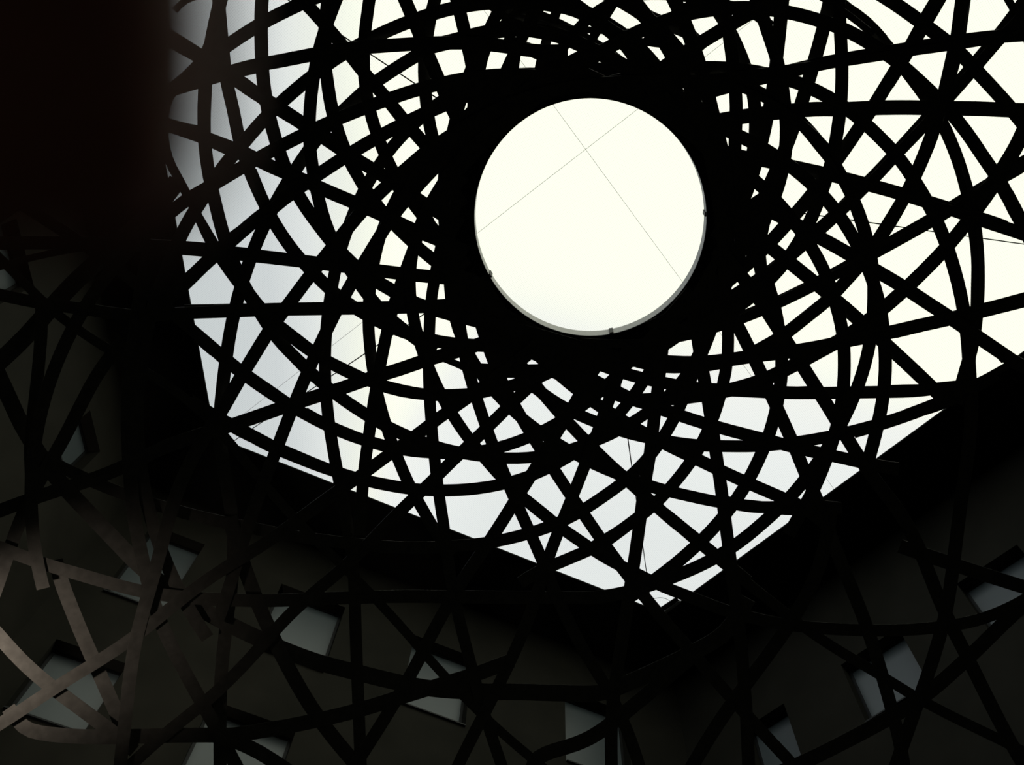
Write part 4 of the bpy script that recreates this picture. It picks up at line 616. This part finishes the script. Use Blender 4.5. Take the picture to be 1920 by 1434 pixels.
# suspension cables from the ring to the edge of the roof opening
cab = [((842, 199), (150, -258), 'thin black cable running from the ring towards the upper left behind the straps'),
       ((1400, 385), (2330, 515), 'thin black cable running from the ring to the right edge behind the straps'),
       ((852, 551), (404, 849.5), 'thin black cable running from the ring to the lower left corner of the roof opening'),
       ((1161, 706), (1223, 1150), 'thin black cable running from the ring down to the bottom corner of the roof opening')]
for (pa, pb, lab) in cab:
    A = on_plane_z(*pa, zr + .03); B = on_plane_z(*pb, HR - .03)
    o = bpy.data.objects.new('support_cable', None); COL.objects.link(o); o.location = A
    tag(o, lab, 'cable', 'cables holding up the ring')
    vs, fs = tube([Vector(), (B - A)], .009, 8)
    link('wire_rope', mesh('wire_rope', vs, fs, True), MAT['cable'], o)
    d = (B - A).normalized()
    vs, fs = tube([Vector(), d * .16], .022, 10)
    link('turnbuckle', mesh('turnbuckle', vs, fs, True), MAT['cable'], o)
    vs, fs = tube([(B - A) - d * .14, (B - A)], .022, 10)
    link('turnbuckle', mesh('turnbuckle_far', vs, fs, True), MAT['cable'], o)

# ------------------------------------------------------------------ the photographer's hand, fingertip in front of the lens
hand = bpy.data.objects.new('person', None); COL.objects.link(hand)
HD = .030
def cp(x, y, z):            # camera-relative metres: right, up, towards the scene
    return ORIGIN + R @ Vector((x, y, -z))
hand.location = cp(-.0177, .085, HD)
tag(hand, 'person holding the camera, one blurred fingertip covering the upper left corner of the view', 'person')
def skin_chain(bm, pts, n=20):
    """tube of varying elliptical section with rounded ends; pts = (x, y, z, rx, rz)"""
    import itertools
    P = [Vector(p[:3]) for p in pts]
    # resample smooth
    S = []
    for i in range(len(P) - 1):
        a = P[max(0, i-1)]; b = P[i]; c = P[i+1]; d = P[min(len(P)-1, i+2)]
        for k in range(6):
            t = k / 6
            q = .5 * ((2*b) + (c - a) * t + (2*a - 5*b + 4*c - d) * t*t + (3*b - a - 3*c + d) * t**3)
            rr_ = [pts[i][m_] * (1-t) + pts[i+1][m_] * t for m_ in (3, 4)]
            S.append((q, rr_[0], rr_[1]))
    S.append((P[-1], pts[-1][3], pts[-1][4]))
    rings = []
    for i, (q, ra, rb) in enumerate(S):
        t = (S[min(len(S)-1, i+1)][0] - S[max(0, i-1)][0]).normalized()
        side = t.cross(Vector((0, 0, 1)))
        if side.length < .2: side = Vector((1, 0, 0))
        side.normalize(); up = side.cross(t)
        rings.append([bm.verts.new(cp(*(q + side * (math.cos(2*math.pi*k/n) * ra) + up * (math.sin(2*math.pi*k/n) * rb)))) for k in range(n)])
    for a, b in zip(rings[:-1], rings[1:]):
        for k in range(n): bm.faces.new((a[k], a[(k+1) % n], b[(k+1) % n], b[k]))
    bm.faces.new(rings[0]); bm.faces.new(rings[-1])
bm = bmesh.new()
FX = -.0177 - .0003
def finger(pts): skin_chain(bm, pts)
tip = .0045
# index finger: straight down over the lens, blunt rounded tip
finger([(FX, tip + y_, HD, .0078 * a, .0068 * b) for y_, a, b in
        ((0, .12, .15), (.0002, .44, .42), (.0007, .67, .62), (.0013, .81, .76), (.0026, .93, .87), (.0042, 1.0, .94), (.008, 1.03, .98), (.013, 1.0, 1.0), (.020, .985, 1.02), (.026, 1.0, 1.06), (.040, 1.03, 1.1), (.050, 1.08, 1.2), (.066, 1.12, 1.3), (.082, 1.15, 1.4))])
# palm and back of the hand, bending back behind the camera plane
finger([(FX, tip + .078, HD, .011, .010), (FX - .012, tip + .092, HD - .004, .026, .013), (FX - .028, tip + .112, HD - .012, .038, .015), (FX - .034, tip + .140, HD - .022, .039, .017), (FX - .036, tip + .165, HD - .032, .034, .019), (FX - .036, tip + .185, HD - .040, .028, .019), (FX - .036, tip + .21, HD - .050, .029, .021), (FX - .036, tip + .26, HD - .070, .033, .025)])
# middle, ring and little fingers curled beside the camera, thumb leaving the side of the palm
for k, (dx, ln_) in enumerate(((-.021, 1.0), (-.040, .93), (-.057, .76))):
    x0 = FX + dx - .001
    finger([(x0, tip + .098, HD - .006, .0095, .0095), (x0 - .001, tip + .086, HD - .004, .0090, .0092), (x0 - .002, tip + .086 - .030 * ln_, HD + .004, .0082, .0085),
            (x0 - .002, tip + .086 - .048 * ln_, HD - .004, .0078, .0080), (x0 - .002, tip + .086 - .050 * ln_, HD - .020 * ln_, .0072, .0074), (x0 - .002, tip + .086 - .040 * ln_, HD - .034 * ln_, .0066, .0066), (x0 - .002, tip + .087 - .036 * ln_, HD - .040 * ln_, .0030, .0030)])
finger([(FX - .030, tip + .165, HD - .030, .012, .012), (FX - .006, tip + .152, HD - .028, .014, .013), (FX + .016, tip + .134, HD - .034, .0125, .012), (FX + .028, tip + .112, HD - .044, .0105, .0105), (FX + .031, tip + .092, HD - .052, .0100, .0095), (FX + .028, tip + .074, HD - .058, .0092, .0082), (FX + .026, tip + .066, HD - .060, .0040, .0036)])
bmesh.ops.recalc_face_normals(bm, faces=bm.faces)
me = bpy.data.meshes.new('hand'); bm.to_mesh(me); bm.free()
for p_ in me.polygons: p_.use_smooth = True
ho = link('hand', me, MAT['skin']); under(ho, hand)
rm = ho.modifiers.new('join', 'REMESH'); rm.mode = 'VOXEL'; rm.voxel_size = .0006; rm.use_smooth_shade = True
sm = ho.modifiers.new('soften', 'SMOOTH'); sm.iterations = 2
# nail on the far side of the fingertip
bm = bmesh.new(); rows = []
for i in range(7):
    y_ = tip + .0015 + i * .0019; row = []
    for j in range(9):
        a = math.radians(-52 + 13 * j); wv = .0062 * (1 - .25 * (1 - i / 6) ** 3)
        row.append(bm.verts.new(cp(FX + math.sin(a) * wv * 1.1, y_, HD + .0022 + math.cos(a) * .0054)))
    rows.append(row)
for a, b in zip(rows[:-1], rows[1:]):
    for j in range(8): bm.faces.new((a[j], a[j+1], b[j+1], b[j]))
me = bpy.data.meshes.new('nail'); bm.to_mesh(me); bm.free()
no = link('fingernail', me, MAT['nail'], ho)
sf = no.modifiers.new('thick', 'SOLIDIFY'); sf.thickness = .0005
